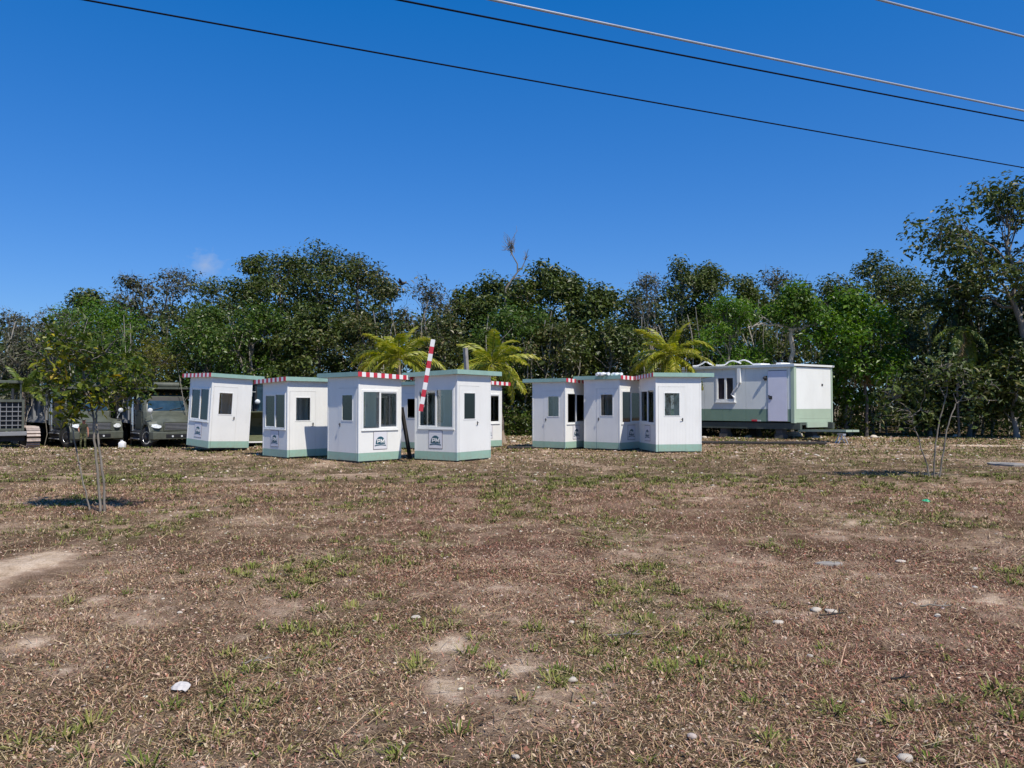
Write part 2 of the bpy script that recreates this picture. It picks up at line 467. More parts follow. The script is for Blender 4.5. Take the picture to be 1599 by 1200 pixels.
M['leaf_olive'] = leaf_mat('leaf_olive', [(0.0, (0.036, 0.050, 0.010)), (0.5, (0.066, 0.084, 0.018)), (0.85, (0.108, 0.118, 0.030)), (0.95, (0.19, 0.15, 0.065)), (1.0, (0.27, 0.22, 0.11))], 0.38, 0.22)  # last two stops stand in for bright glints on scattered leaves
M['leaf_yellow'] = leaf_mat('leaf_yellow', [(0.0, (0.07, 0.085, 0.012)), (0.5, (0.13, 0.135, 0.018)), (1.0, (0.19, 0.17, 0.03))], 0.5, 0.35)
M['leaf_pale'] = leaf_mat('leaf_pale', [(0.0, (0.032, 0.040, 0.016)), (0.5, (0.060, 0.068, 0.028)), (1.0, (0.115, 0.11, 0.055))], 0.5, 0.2)
M['leaf_young'] = leaf_mat('leaf_young', [(0.0, (0.034, 0.060, 0.008)), (0.5, (0.070, 0.105, 0.013)), (0.82, (0.14, 0.17, 0.022)), (1.0, (0.22, 0.23, 0.04))], 0.36, 0.3)
M['leaf_gold'] = leaf_mat('leaf_gold', [(0.0, (0.20, 0.22, 0.015)), (0.6, (0.36, 0.34, 0.02)), (0.9, (0.46, 0.38, 0.03)), (1.0, (0.42, 0.24, 0.05))], 0.45, 0.35)
M['frond'] = leaf_mat('frond', [(0.0, (0.17, 0.21, 0.016)), (0.5, (0.30, 0.31, 0.028)), (1.0, (0.44, 0.38, 0.06))], 0.42, 0.3)
M['frond_green'] = leaf_mat('frond_green', [(0.0, (0.07, 0.115, 0.018)), (0.5, (0.14, 0.19, 0.03)), (1.0, (0.26, 0.28, 0.05))], 0.42, 0.3)
M['frond_dark'] = leaf_mat('frond_dark', [(0.0, (0.02, 0.034, 0.010)), (0.6, (0.045, 0.06, 0.02)), (1.0, (0.12, 0.125, 0.05))], 0.45, 0.2)
M['frond_dry'] = leaf_mat('frond_dry', [(0.0, (0.16, 0.11, 0.06)), (0.5, (0.27, 0.19, 0.09)), (1.0, (0.36, 0.28, 0.13))], 0.6, 0.2)
M['blade'] = attr_mat('blade', 0.75)

# ------------------------------------------------------------------ ground
BARE = []      # (x, y, rx, ry, strength)
for (px, py, wx, wy, s) in [(0, 896, 82, 44, 1.9), (70, 940, 150, 44, 0.9), (110, 900, 110, 40, 0.6), (235, 968, 80, 22, 0.8), (170, 1000, 60, 14, 0.5), (410, 942, 80, 15, 0.75), (505, 866, 55, 7, 0.6), (170, 862, 60, 7, 0.5),
                            (820, 880, 110, 14, 0.65), (815, 788, 45, 6, 0.7), (900, 828, 80, 9, 0.45), (760, 1100, 110, 14, 0.5), (180, 1185, 80, 22, 0.6), (560, 1060, 90, 12, 0.55), (700, 1125, 60, 10, 0.5), (1000, 975, 80, 10, 0.5),
                            (560, 744, 75, 4.5, 0.95), (430, 735, 80, 4, 0.4), (300, 713, 110, 5, 0.8), (860, 712, 220, 6, 0.6), (1530, 696, 70, 2.2, 1.2), (1400, 699, 90, 2.5, 0.5), (1230, 702, 120, 4, 0.65), (1560, 716, 60, 3, 0.5), (260, 709, 70, 4, 0.7),
                            (640, 726, 150, 4, 0.35), (990, 790, 90, 8, 0.35), (1100, 800, 60, 5, 0.4), (1290, 880, 50, 6, 0.4), (1150, 1160, 70, 16, 0.5), (1420, 1040, 70, 10, 0.35), (1250, 1000, 80, 9, 0.3)]:
    x, y = G(px, py); x2, _ = G(px + wx, py); _, y1 = G(px, py + wy); _, y2 = G(px, py - wy)
    BARE.append((x, (y1 + y2) / 2, abs(x2 - x), abs(y2 - y1) / 2, s))
def bare(x, y):
    fine = fbm(N3, x * 4.5 + 7, y * 5.5 + 3, 4)
    ragged = np.clip(0.1 + 2.4 * (fine - 0.3), 0, 1.1)
    b = sstep(0.50, 0.72, fbm(N3, x * 0.6, y * 0.45, 4)) * 0.7 * ragged + sstep(0.56, 0.74, fbm(N4, x * 2.6, y * 2.0, 4)) * 0.45
    edge = (fbm(N2, x * 2.0 + 40, y * 2.6, 5) - 0.5)
    for (cx, cy, rx, ry, s) in BARE:
        d = np.sqrt(((x - cx) / rx) ** 2 + ((y - cy) / ry) ** 2) + edge * (2.4 if s < 1.2 else 0.9)
        b = np.maximum(b, s * sstep(1.25, 0.25, d) * np.clip((0.25 if s < 1.2 else 0.75) + 1.6 * (fine - 0.22), 0, 1.1))
    return np.clip(b, 0, 1)
def red(x, y):
    py = 632 + F * EYE / np.maximum(y, 1.0)
    band = sstep(738, 775, py) * (1 - 0.35 * sstep(1000, 1150, py))
    return np.clip(band * (0.40 + 1.3 * (fbm(N1, x * 0.3 + 9, y * 0.22 + 3, 3) - 0.3)) + 0.10, 0, 1) * (0.55 + 0.45 * sstep(-4.5, 0.5, x / np.maximum(y, 3) * 10))
def greenness(x, y):
    py = 632 + F * EYE / np.maximum(y, 1.0)
    far = 1 - sstep(705, 775, py)
    g = sstep(0.50, 0.70, fbm(N4, x * 0.8 + 31, y * 0.55 + 11, 4))
    return np.clip(0.18 + 0.75 * g + 0.32 * far + 0.15 * sstep(1000, 1150, py), 0, 1)

rows = np.concatenate([np.linspace(-8, 1.6, 9), np.geomspace(1.7, 14, 260), np.geomspace(14.1, 60, 150), np.geomspace(62, 700, 26)])
us = np.sinh(np.linspace(-1.6, 1.6, 281)) / math.sinh(1.6)
X = us[None, :] * (np.maximum(rows, 0)[:, None] * 1.25 + 8)
Yg = np.repeat(rows[:, None], len(us), 1)
Z = gz(X, Yg)
bv = bare(X, Yg)
Z = Z + (fbm(N3, X * 9, Yg * 9, 2) - 0.5) * 0.022 * (1 - sstep(8, 16, Yg)) * (0.4 + bv)
sx, sy = G(8, 893)
Z = Z + (0.06 + 0.05 * (fbm(N1, X * 7, Yg * 7, 3) - 0.5)) * np.exp(-(((X - sx) / 0.55) ** 2 + ((Yg - sy) / 0.6) ** 2))
nr, nc = X.shape
ii = (np.arange(nr - 1)[:, None] * nc + np.arange(nc - 1)[None, :]).ravel()
gm = np_mesh('ground', np.stack([X, Yg, Z], -1).reshape(-1, 3), np.stack([ii, ii + 1, ii + nc + 1, ii + nc], 1), 4, smooth=True,
             colors=np.stack([bv, red(X, Yg), greenness(X, Yg)], -1).reshape(-1, 3))
def ground_material():
    m, nn, ll, b = nodes_of('dry_soil')
    a = nn.new('ShaderNodeAttribute'); a.attribute_name = 'Col'
    sp = nn.new('ShaderNodeSeparateColor'); ll.new(a.outputs['Color'], sp.inputs[0])
    tcn = nn.new('ShaderNodeTexCoord')
    def noise(s, det=6, ro=0.65):
        n = nn.new('ShaderNodeTexNoise'); n.inputs['Scale'].default_value = s; n.inputs['Detail'].default_value = det; n.inputs['Roughness'].default_value = ro
        ll.new(tcn.outputs['Object'], n.inputs['Vector']); return n
    nA, nB, nC = noise(7), noise(62, 5, 0.8), noise(2.2)
    dead = ramp(nn, [(0.36, (0.034, 0.022, 0.012)), (0.5, (0.125, 0.083, 0.048)), (0.66, (0.31, 0.222, 0.135))]); ll.new(nB.outputs['Fac'], dead.inputs[0])  # darkest stop paints the shade in gaps between blades
    redr = ramp(nn, [(0.36, (0.034, 0.016, 0.010)), (0.5, (0.140, 0.070, 0.047)), (0.66, (0.34, 0.205, 0.145))]); ll.new(nB.outputs['Fac'], redr.inputs[0])  # low end darkened as painted shade beneath the blades
    grn = ramp(nn, [(0.36, (0.03, 0.03, 0.012)), (0.52, (0.11, 0.105, 0.04)), (0.68, (0.25, 0.215, 0.10))]); ll.new(nB.outputs['Fac'], grn.inputs[0])
    soil = ramp(nn, [(0.25, (0.29, 0.19, 0.125)), (0.5, (0.48, 0.335, 0.23)), (0.75, (0.66, 0.50, 0.37))]); ll.new(nA.outputs['Fac'], soil.inputs[0])
    def mix(fac, A, B):
        q = nn.new('ShaderNodeMix'); q.data_type = 'RGBA'
        ll.new(fac, q.inputs['Factor']); ll.new(A, q.inputs['A']); ll.new(B, q.inputs['B']); return q.outputs['Result']
    c = mix(sp.outputs[1], dead.outputs[0], redr.outputs[0])
    gf = nn.new('ShaderNodeMath'); gf.operation = 'MULTIPLY'
    gr = ramp(nn, [(0.42, (0, 0, 0)), (0.62, (1, 1, 1))]); ll.new(nC.outputs['Fac'], gr.inputs[0])
    ll.new(gr.outputs[0], gf.inputs[0]); ll.new(sp.outputs[2], gf.inputs[1])
    c = mix(gf.outputs[0], c, grn.outputs[0])
    sf = nn.new('ShaderNodeMath'); sf.operation = 'MULTIPLY_ADD'; sf.use_clamp = True
    sr = ramp(nn, [(0.35, (0, 0, 0)), (0.65, (1, 1, 1))]); ll.new(nB.outputs['Fac'], sr.inputs[0])
    s2 = nn.new('ShaderNodeMath'); s2.operation = 'MULTIPLY'; s2.inputs[1].default_value = 0.6
    ll.new(sp.outputs[0], s2.inputs[0])
    ll.new(sr.outputs[0], sf.inputs[0]); ll.new(sp.outputs[0], sf.inputs[1]); ll.new(s2.outputs[0], sf.inputs[2])
    c = mix(sf.outputs[0], c, soil.outputs[0])
    sand = ramp(nn, [(0.3, (0.50, 0.36, 0.235)), (0.5, (0.70, 0.53, 0.37)), (0.7, (0.80, 0.64, 0.48))]); ll.new(nA.outputs['Fac'], sand.inputs[0])
    sadd = nn.new('ShaderNodeMath'); sadd.operation = 'MULTIPLY_ADD'; sadd.inputs[1].default_value = 0.7; ll.new(nB.outputs['Fac'], sadd.inputs[0]); ll.new(sp.outputs[0], sadd.inputs[2])
    sm = ramp(nn, [(0.0, (0, 0, 0)), (0.5, (1, 1, 1))]); sm.color_ramp.elements[0].position = 0.89; sm.color_ramp.elements[1].position = 1.0
    sm2 = nn.new('ShaderNodeMath'); sm2.operation = 'MULTIPLY'; sm2.inputs[1].default_value = 0.72; ll.new(sadd.outputs[0], sm2.inputs[0]); ll.new(sm2.outputs[0], sm.inputs[0])
    c = mix(sm.outputs[0], c, sand.outputs[0])
    ll.new(c, b.inputs['Base Color'])
    b.inputs['Roughness'].default_value = 0.95; b.inputs['Specular IOR Level'].default_value = 0.05
    bp = nn.new('ShaderNodeBump'); bp.inputs['Strength'].default_value = 0.9; bp.inputs['Distance'].default_value = 0.03
    ll.new(nB.outputs['Fac'], bp.inputs['Height']); ll.new(bp.outputs[0], b.inputs['Normal'])
    return m
ground = link('ground', gm, ground_material()); setp(ground, kind='structure')

# ---- grass: blades as real geometry (nobody could count them)
def blades(name, x, y, length, width, elev, rng, col, bend=0.25, zoff=0.0, az=None, simple=False):
    n = len(x)
    z = gz(x, y) + zoff
    if az is None: az = rng.random(n) * 2 * np.pi
    dx, dy = np.cos(az) * np.cos(elev), np.sin(az) * np.cos(elev)
    dz = np.sin(elev)
    px_, py_ = -np.sin(az), np.cos(az)
    tilt = (rng.random(n) - 0.5) * 1.2
    b0 = np.stack([x - px_ * width / 2, y - py_ * width / 2, z - 0.004], 1)
    b1 = np.stack([x + px_ * width / 2, y + py_ * width / 2, z - 0.004 + width * tilt * 0.5], 1)
    mid = np.stack([x + dx * length * 0.55, y + dy * length * 0.55, z + dz * length * 0.6 + bend * length * 0.12], 1)
    wv = np.stack([px_, py_, tilt * 0.5], 1) * (width * 0.42)[:, None]
    tip = np.stack([x + dx * length, y + dy * length, z + np.maximum(dz * length - bend * length * 0.25, 0.004)], 1)
    if simple:
        v = np.stack([b0, b1, tip], 1).reshape(-1, 3)
        me = np_mesh(name, v, np.arange(3 * n).reshape(-1, 3), 3, colors=np.repeat(col, 3, 0))
        return link(name, me, M['blade'])
    v = np.stack([b0, b1, mid + wv, tip, mid - wv], 1).reshape(-1, 3)
    k = np.arange(n) * 5
    f = np.concatenate([np.stack([k, k + 1, k + 2, k + 4], 1)])
    t = np.stack([k + 4, k + 2, k + 3, k + 3], 1)
    # quads + tip triangles: keep as one kind by splitting into triangles
    tri = np.concatenate([np.stack([k, k + 1, k + 2], 1), np.stack([k, k + 2, k + 4], 1), np.stack([k + 4, k + 2, k + 3], 1)])
    me = np_mesh(name, v, tri, 3, colors=np.repeat(col, 5, 0))
    return link(name, me, M['blade'])
def scatter(rng, n, y0, y1, m=0.72, pad=0.6):
    """even per area inside the view wedge"""
    t = rng.random(n)
    y = np.sqrt(y0 ** 2 + t * (y1 ** 2 - y0 ** 2))
    x = (rng.random(n) * 2 - 1) * (y * m + pad)
    return x, y
def jitter(rng, base, n, v=0.35):
    c = np.array(base)[None, :] * (1 + (rng.random((n, 1)) - 0.5) * 2 * v)
    return c * (1 + (rng.random((n, 3)) - 0.5) * 0.16)
def dry_cols(rng, x, y):
    n = len(x)
    r = red(x, y); g = greenness(x, y)
    c = jitter(rng, (0.30, 0.205, 0.112), n, 0.65)
    isr = rng.random(n) < r * 0.85
    c[isr] = jitter(rng, (0.29, 0.142, 0.098), isr.sum(), 0.65)
    isg = rng.random(n) < g * 0.42
    c[isg] = jitter(rng, (0.13, 0.125, 0.032), isg.sum(), 0.55)
    iss = rng.random(n) < 0.22
    c[iss] = jitter(rng, (0.56, 0.40, 0.27), iss.sum(), 0.25)
    return np.clip(c, 0, 1)
def dry(name, seed, n, y0, y1, ln, wd, keep=0.5, simple=False):
    rng = np.random.default_rng(seed)
    x, y = scatter(rng, n, y0, y1)
    cov = 0.55 + 0.45 * sstep(0.33, 0.55, fbm(N2, x * 1.1 + 8, y * 0.8, 4))
    bb = bare(x, y); k = rng.random(n) < cov * (1 - keep * bb - (1 - keep) * 0.85 * sstep(0.7, 1.0, bb))
    x, y = x[k], y[k]; n = len(x)
    sc = np.maximum(1, y / 7.0)
    o = blades(name, x, y, ln * (0.5 + rng.random(n)) * np.sqrt(sc), wd * (0.6 + 0.8 * rng.random(n)) * sc, R(3) + R(42) * rng.random(n) ** 2.6, rng, dry_cols(rng, x, y), simple=simple)
    return setp(o, kind='stuff')
dry('dry_grass', 11, 265000, 2.6, 8, 0.046, 0.0040)
dry('dry_grass', 12, 280000, 8, 16, 0.046, 0.0056, simple=True)
dry('dry_grass', 13, 230000, 16, 41, 0.048, 0.0060, simple=True)
def flakes(name, seed, n, y0, y1, size):
    '''small curled bits of dead leaf, thatch and crumbs of soil'''
    rng = np.random.default_rng(seed)
    x, y = scatter(rng, n, y0, y1)
    sc = np.maximum(1, y / 8.0) ** 0.72
    k = rng.random(n) < 1 - 1.15 * (bare(x, y) - 0.15); x, y, sc = x[k], y[k], sc[k]; n = len(x)
    z = gz(x, y) + 0.002 + 0.012 * rng.random(n) ** 2
    az = rng.random(n) * 6.283; tl = rng.normal(0, 0.45, n); t2 = rng.normal(0, 0.45, n)
    l = size * (0.4 + 1.2 * rng.random(n) ** 2) * sc; w = l * (0.25 + 0.5 * rng.random(n))
    d = np.stack([np.cos(az), np.sin(az), tl], 1) * (l / 2)[:, None]
    e = np.stack([-np.sin(az), np.cos(az), t2], 1) * (w / 2)[:, None]
    c = np.stack([x, y, z], 1)
    v = np.stack([c - d, c + e, c + d, c - e], 1).reshape(-1, 3)
    r = red(x, y); b = bare(x, y)
    col = jitter(rng, (0.22, 0.135, 0.088), n, 0.7)
    pk = rng.random(n) < (0.34 + 0.3 * b) * np.interp(y, [8, 22], [1, 0.6])
    col[pk] = jitter(rng, (0.46, 0.33, 0.235), pk.sum(), 0.4)
    dk = rng.random(n) < 0.22
    col[dk] = jitter(rng, (0.06, 0.038, 0.026), dk.sum(), 0.5)
    rd = rng.random(n) < 0.3 * r
    col[rd] = jitter(rng, (0.27, 0.115, 0.075), rd.sum(), 0.5)
    k = np.arange(n) * 4
    me = np_mesh(name, v, np.stack([k, k + 1, k + 2, k + 3], 1), 4, colors=np.repeat(np.clip(col, 0, 1), 4, 0))
    return setp(link(name, me, M['blade']), kind='stuff')
flakes('leaf_litter', 14, 130000, 2.6, 9, 0.020)
flakes('leaf_litter', 15, 120000, 9, 40, 0.018)
def tufts(name, seed, nt, y0, y1, per, ln, wd):
    rng = np.random.default_rng(seed)
    tx, ty = scatter(rng, nt, y0, y1)
    k = rng.random(nt) < greenness(tx, ty) ** np.interp(ty, [3, 18], [1.5, 1.2]) * (1 - 0.95 * bare(tx, ty))
    tx, ty = tx[k], ty[k]
    size = 0.4 + rng.random(len(tx)) ** 2 * 1.1
    cnt = (per * size ** 1.3).astype(int) + 3
    x = np.repeat(tx, cnt); y = np.repeat(ty, cnt); s = np.repeat(size, cnt); n = len(x)
    ox, oy = rng.normal(0, 0.028, n) * s, rng.normal(0, 0.028, n) * s
    x = x + ox; y = y + oy
    tone = np.repeat(rng.random(len(tx)), cnt)[:, None]
    c = jitter(rng, (0.095, 0.125, 0.022), n, 0.45) * (1 - tone) + jitter(rng, (0.20, 0.195, 0.055), n, 0.4) * tone
    yl = rng.random(n) < 0.12
    c[yl] = jitter(rng, (0.30, 0.25, 0.12), yl.sum(), 0.3)
    sc = np.maximum(1, y / 7.0)
    o = blades(name, x, y, ln * (0.5 + 0.8 * rng.random(n)) * s ** 0.5 * np.sqrt(sc), wd * (0.7 + 0.6 * rng.random(n)) * sc, R(8) + R(52) * rng.random(n), rng, np.clip(c, 0, 1), bend=0.5, az=np.arctan2(oy, ox) + rng.normal(0, 0.5, n))
    return setp(o, kind='stuff')
tufts('green_grass', 21, 2300, 2.6, 8, 26, 0.080, 0.0085)
tufts('green_grass', 22, 9000, 8, 18, 13, 0.058, 0.0065)
tufts('green_grass', 23, 9500, 18, 42, 7, 0.052, 0.006)
# long straw lying about
rng = np.random.default_rng(31)
x, y = scatter(rng, 2600, 2.6, 11)
n = len(x)
setp(blades('straw', x, y, 0.13 + 0.28 * rng.random(n) ** 2, 0.0032 * np.maximum(1, y / 6) * (0.7 + rng.random(n)), R(2) + R(8) * rng.random(n), rng, np.clip(jitter(rng, (0.40, 0.30, 0.18), n, 0.35), 0, 1), bend=0.1, zoff=0.022), kind='stuff')

def pebble_mesh(seed, rough=0.22, sub=1):
    bm = bmesh.new(); bmesh.ops.create_icosphere(bm, subdivisions=sub, radius=1)
    r = random.Random(seed)
    ax = [Vector((r.gauss(0, 1), r.gauss(0, 1), r.gauss(0, 1))).normalized() for _ in range(5)]
    am = [r.uniform(-rough, rough) for _ in ax]
    for v in bm.verts:
        k = 1 + sum(a * max(0, v.co.dot(d)) ** 2 for a, d in zip(am, ax)) + r.uniform(-rough, rough) * 0.35
        v.co *= k; v.co.z *= 0.55
    return bm
# gravel: thousands of pale pebbles in one object
def gravel(name, seed, nrand, y0, y1, smin, smax, power=3.0, need=0.15):
    bm = pebble_mesh(5, 0.25, 1)
    pv = np.array([v.co for v in bm.verts]); pf = np.array([[v.index for v in f.verts] for f in bm.faces]); bm.free()
    rng = np.random.default_rng(seed)
    x, y = scatter(rng, nrand, y0, y1)
    k = rng.random(nrand) < need + 0.85 * bare(x, y)
    x, y = x[k], y[k]; n = len(x)
    s = (smin + (smax - smin) * rng.random(n) ** power) * np.maximum(1, y / 9)
    a = rng.random(n) * 6.283
    st = 0.7 + 0.6 * rng.random((n, 3))
    q = pv[None] * st[:, None, :] * s[:, None, None]
    vx = q[..., 0] * np.cos(a)[:, None] - q[..., 1] * np.sin(a)[:, None] + x[:, None]
    vy = q[..., 0] * np.sin(a)[:, None] + q[..., 1] * np.cos(a)[:, None] + y[:, None]
    vz = q[..., 2] + (gz(x, y) + s * 0.25)[:, None]
    V = np.stack([vx, vy, vz], -1).reshape(-1, 3)
    Fc = (pf[None] + (np.arange(n) * len(pv))[:, None, None]).reshape(-1, 3)
    base = jitter(rng, (0.56, 0.47, 0.37), n, 0.3)
    me = np_mesh(name, V, Fc, 3, smooth=True, colors=np.repeat(np.clip(base, 0, 1), len(pv), 0))
    return setp(link(name, me, M['blade']), kind='stuff')
gravel('gravel', 41, 7000, 2.6, 12, 0.003, 0.018, 3.0, 0.2)
gravel('gravel', 42, 9000, 12, 40, 0.005, 0.02, 3.0, 0.25)

# ------------------------------------------------------------------ trees
def tubes_mesh(tl, n=6):
    """tl: list of (points (k,3), radii (k,)) -> verts, quads"""
    V = []; Q = []; b = 0
    ang = np.arange(n) * 2 * np.pi / n
    ca, sa = np.cos(ang), np.sin(ang)
    for pts, rad in tl:
        pts = np.asarray(pts, float); k = len(pts)
        t = np.gradient(pts, axis=0)
        t /= np.linalg.norm(t, axis=1)[:, None] + 1e-9
        ref = np.array([0.31, 0.87, 0.12]); ref /= np.linalg.norm(ref)
        a = np.cross(t, ref); a /= np.linalg.norm(a, axis=1)[:, None] + 1e-9
        bb = np.cross(a, t)
        ring = pts[:, None, :] + (a[:, None, :] * ca[None, :, None] + bb[:, None, :] * sa[None, :, None]) * np.asarray(rad)[:, None, None]
        V.append(ring.reshape(-1, 3))
        i = np.arange(k - 1)[:, None] * n; j = np.arange(n)[None, :]; j2 = (j + 1) % n
        Q.append((np.stack([i + j, i + j2, i + n + j2, i + n + j], -1) + b).reshape(-1, 4))
        b += k * n
    return np.concatenate(V), np.concatenate(Q)
def wig(rng, a, b, k, amp, sag=0.0):
    """curved, wiggly path from a to b"""
    a = np.asarray(a, float); b = np.asarray(b, float)
    t = np.linspace(0, 1, k)[:, None]
    L = np.linalg.norm(b - a)
    p = a + (b - a) * t
    off = np.cumsum(rng.normal(0, 1, (k, 3)), 0)
    off = off - off[0] - (off[-1] - off[0]) * t
    p = p + off * amp * L / max(1, k ** 0.5)
    p[:, 2] += (np.sin(np.pi * t[:, 0])) * sag * L
    return p
def leaves_np(rng, cen, L, W, up=0.55, out=None, coh=1.5):
    """rhombic leaves round the centres; face normals lean upwards"""
    n = len(cen)
    nrm = rng.normal(0, 1, (n, 3)); nrm[:, 2] = np.abs(nrm[:, 2]) + up
    if out is not None: nrm += out * coh
    nrm /= np.linalg.norm(nrm, axis=1)[:, None]
    d = rng.normal(0, 1, (n, 3)); d[:, 2] -= 0.35
    d -= nrm * (d * nrm).sum(1)[:, None]; d /= np.linalg.norm(d, axis=1)[:, None] + 1e-9
    s = np.cross(nrm, d)
    sz = 0.55 + 1.1 * rng.random(n) ** 1.6
    l = (L * sz * (0.85 + 0.3 * rng.random(n)))[:, None]; w = (W * sz * (0.8 + 0.5 * rng.random(n)))[:, None]
    fold = nrm * w * 0.28
    v = np.stack([cen - d * l * 0.5, cen + s * w * 0.5 + fold, cen + d * l * 0.5, cen - s * w * 0.5 + fold], 1).reshape(-1, 3)
    k = np.arange(n) * 4
    return v, np.stack([k, k + 1, k + 2, k + 3], 1)
ALL_TREES = []
def make_tree(name, label, base, H, rx, rz, leafmat, barkmat, seed, leafn=6000, leafL=0.17, leafW=0.09, limbs=9, lobes_per=1, trunk_r=0.14, crown_lo=0.35,
              clump=0.45, lean=(0, 0), group='trees at the forest edge', cat='tree', fork=0.35, gap=0.0, ry=None, twig=1.0, extra=None):
    rng = np.random.default_rng(seed)
    ry = ry or rx
    base = np.array(base, float)
    root = empty(name, tuple(base))
    setp(root, label, cat, group)
    zc = H - rz                                        # crown centre height
    top = np.array([lean[0], lean[1], zc + rz * 0.35])
    trunk = wig(rng, (0, 0, -0.1), top, 9, 0.07)
    tr = np.interp(np.linspace(0, 1, 9), [0, 0.06, 0.5, 1], [trunk_r * 1.35, trunk_r, trunk_r * 0.7, trunk_r * 0.22])
    tubes = [(trunk, tr)]
    lobes = []
    for i in range(limbs):
        a = 2 * np.pi * (i + rng.random() * 0.8) / limbs * 2.4
        h = -1 + 2 * (i + 0.5) / limbs + rng.normal(0, 0.12)
        h = np.clip(h, -0.95, 0.97)
        rad = np.sqrt(max(0.05, 1 - h * h)) * (0.45 + 0.5 * rng.random())
        e = np.array([lean[0] + np.cos(a) * rad * rx, lean[1] + np.sin(a) * rad * ry, zc + h * rz * 0.86])
        tt = np.clip(fork + (1 - fork) * (0.2 + 0.6 * (h + 1) / 2) + rng.normal(0, 0.05), fork * 0.7, 0.97)
        idx = tt * 8; i0 = int(idx); st = trunk[i0] + (trunk[min(i0 + 1, 8)] - trunk[i0]) * (idx - i0)
        if st[2] > e[2]: st = trunk[max(0, i0 - 2)]
        lp = wig(rng, st, e, 6, 0.13, 0.06)
        r0 = np.interp(tt, np.linspace(0, 1, 9), tr) * 0.62
        tubes.append((lp, np.linspace(r0, max(0.012, r0 * 0.25), 6)))
        lr = (0.36 + 0.24 * rng.random()) * min(rx, rz) * 1.05
        lobes.append((e, lr, lp))
    lobes.append((trunk[-1] + np.array([0, 0, rz * 0.45]), 0.42 * min(rx, rz), trunk[-3:]))
    cl = []
    for (e, lr, lp) in lobes:
        nc_ = max(4, int(7 * (lr / clump) ** 1.5))
        q = rng.normal(0, 1, (nc_, 3)); q /= np.linalg.norm(q, axis=1)[:, None]
        q *= (rng.random((nc_, 1)) ** 0.45); q[:, 2] *= 0.75
        c = e + q * lr
        c = c[c[:, 2] > H * crown_lo * 0.6]
        for cc in c:
            if rng.random() < gap: continue
            cl.append(cc)
            if rng.random() < 0.5 * twig:
                s = lp[rng.integers(len(lp) // 2, len(lp))]
                tubes.append((wig(rng, s, cc, 4, 0.12, 0.05), np.linspace(max(0.01, trunk_r * 0.12), 0.006, 4)))
    if twig > 1.0:
        for cc in list(cl):
            for _ in range(int(twig)):
                d = rng.normal(0, 1, 3); d[2] = abs(d[2]) * 0.9 + 0.2; d /= np.linalg.norm(d)
                tubes.append((wig(rng, cc, cc + d * clump * 1.6, 4, 0.15, 0.04), np.linspace(0.012, 0.005, 4)))
    V, Q = tubes_mesh(tubes, 5)
    link('trunk', np_mesh('trunk', V, Q, 4, smooth=True), barkmat, root)
    if leafn and cl:
        cl = np.array(cl)
        wgt = 0.4 + rng.random(len(cl)) * 1.2; wgt /= wgt.sum()
        pick = rng.choice(len(cl), leafn, p=wgt)
        dv = rng.normal(0, 1, (leafn, 3)); dv /= np.linalg.norm(dv, axis=1)[:, None]
        cen = cl[pick] + dv * (rng.random((leafn, 1)) ** 0.4 * clump * (0.6 + 0.7 * wgt[pick][:, None] * len(cl))) * np.array([1.0, 1.0, 0.7])
        out = cen - cl[pick]; out[:, 2] += clump * 0.25; out /= np.linalg.norm(out, axis=1)[:, None] + 1e-6
        v, q = leaves_np(rng, cen, leafL, leafW, 0.5, out)
        mats = leafmat if isinstance(leafmat, list) else [leafmat]
        mi = None
        if len(mats) > 1:
            second = rng.random(len(cl)) < 0.22
            mi = second[pick].astype(np.int32)
        me = np_mesh('crown', v, q, 4, mat_idx=mi)
        link('crown', me, mats, root)
    return root

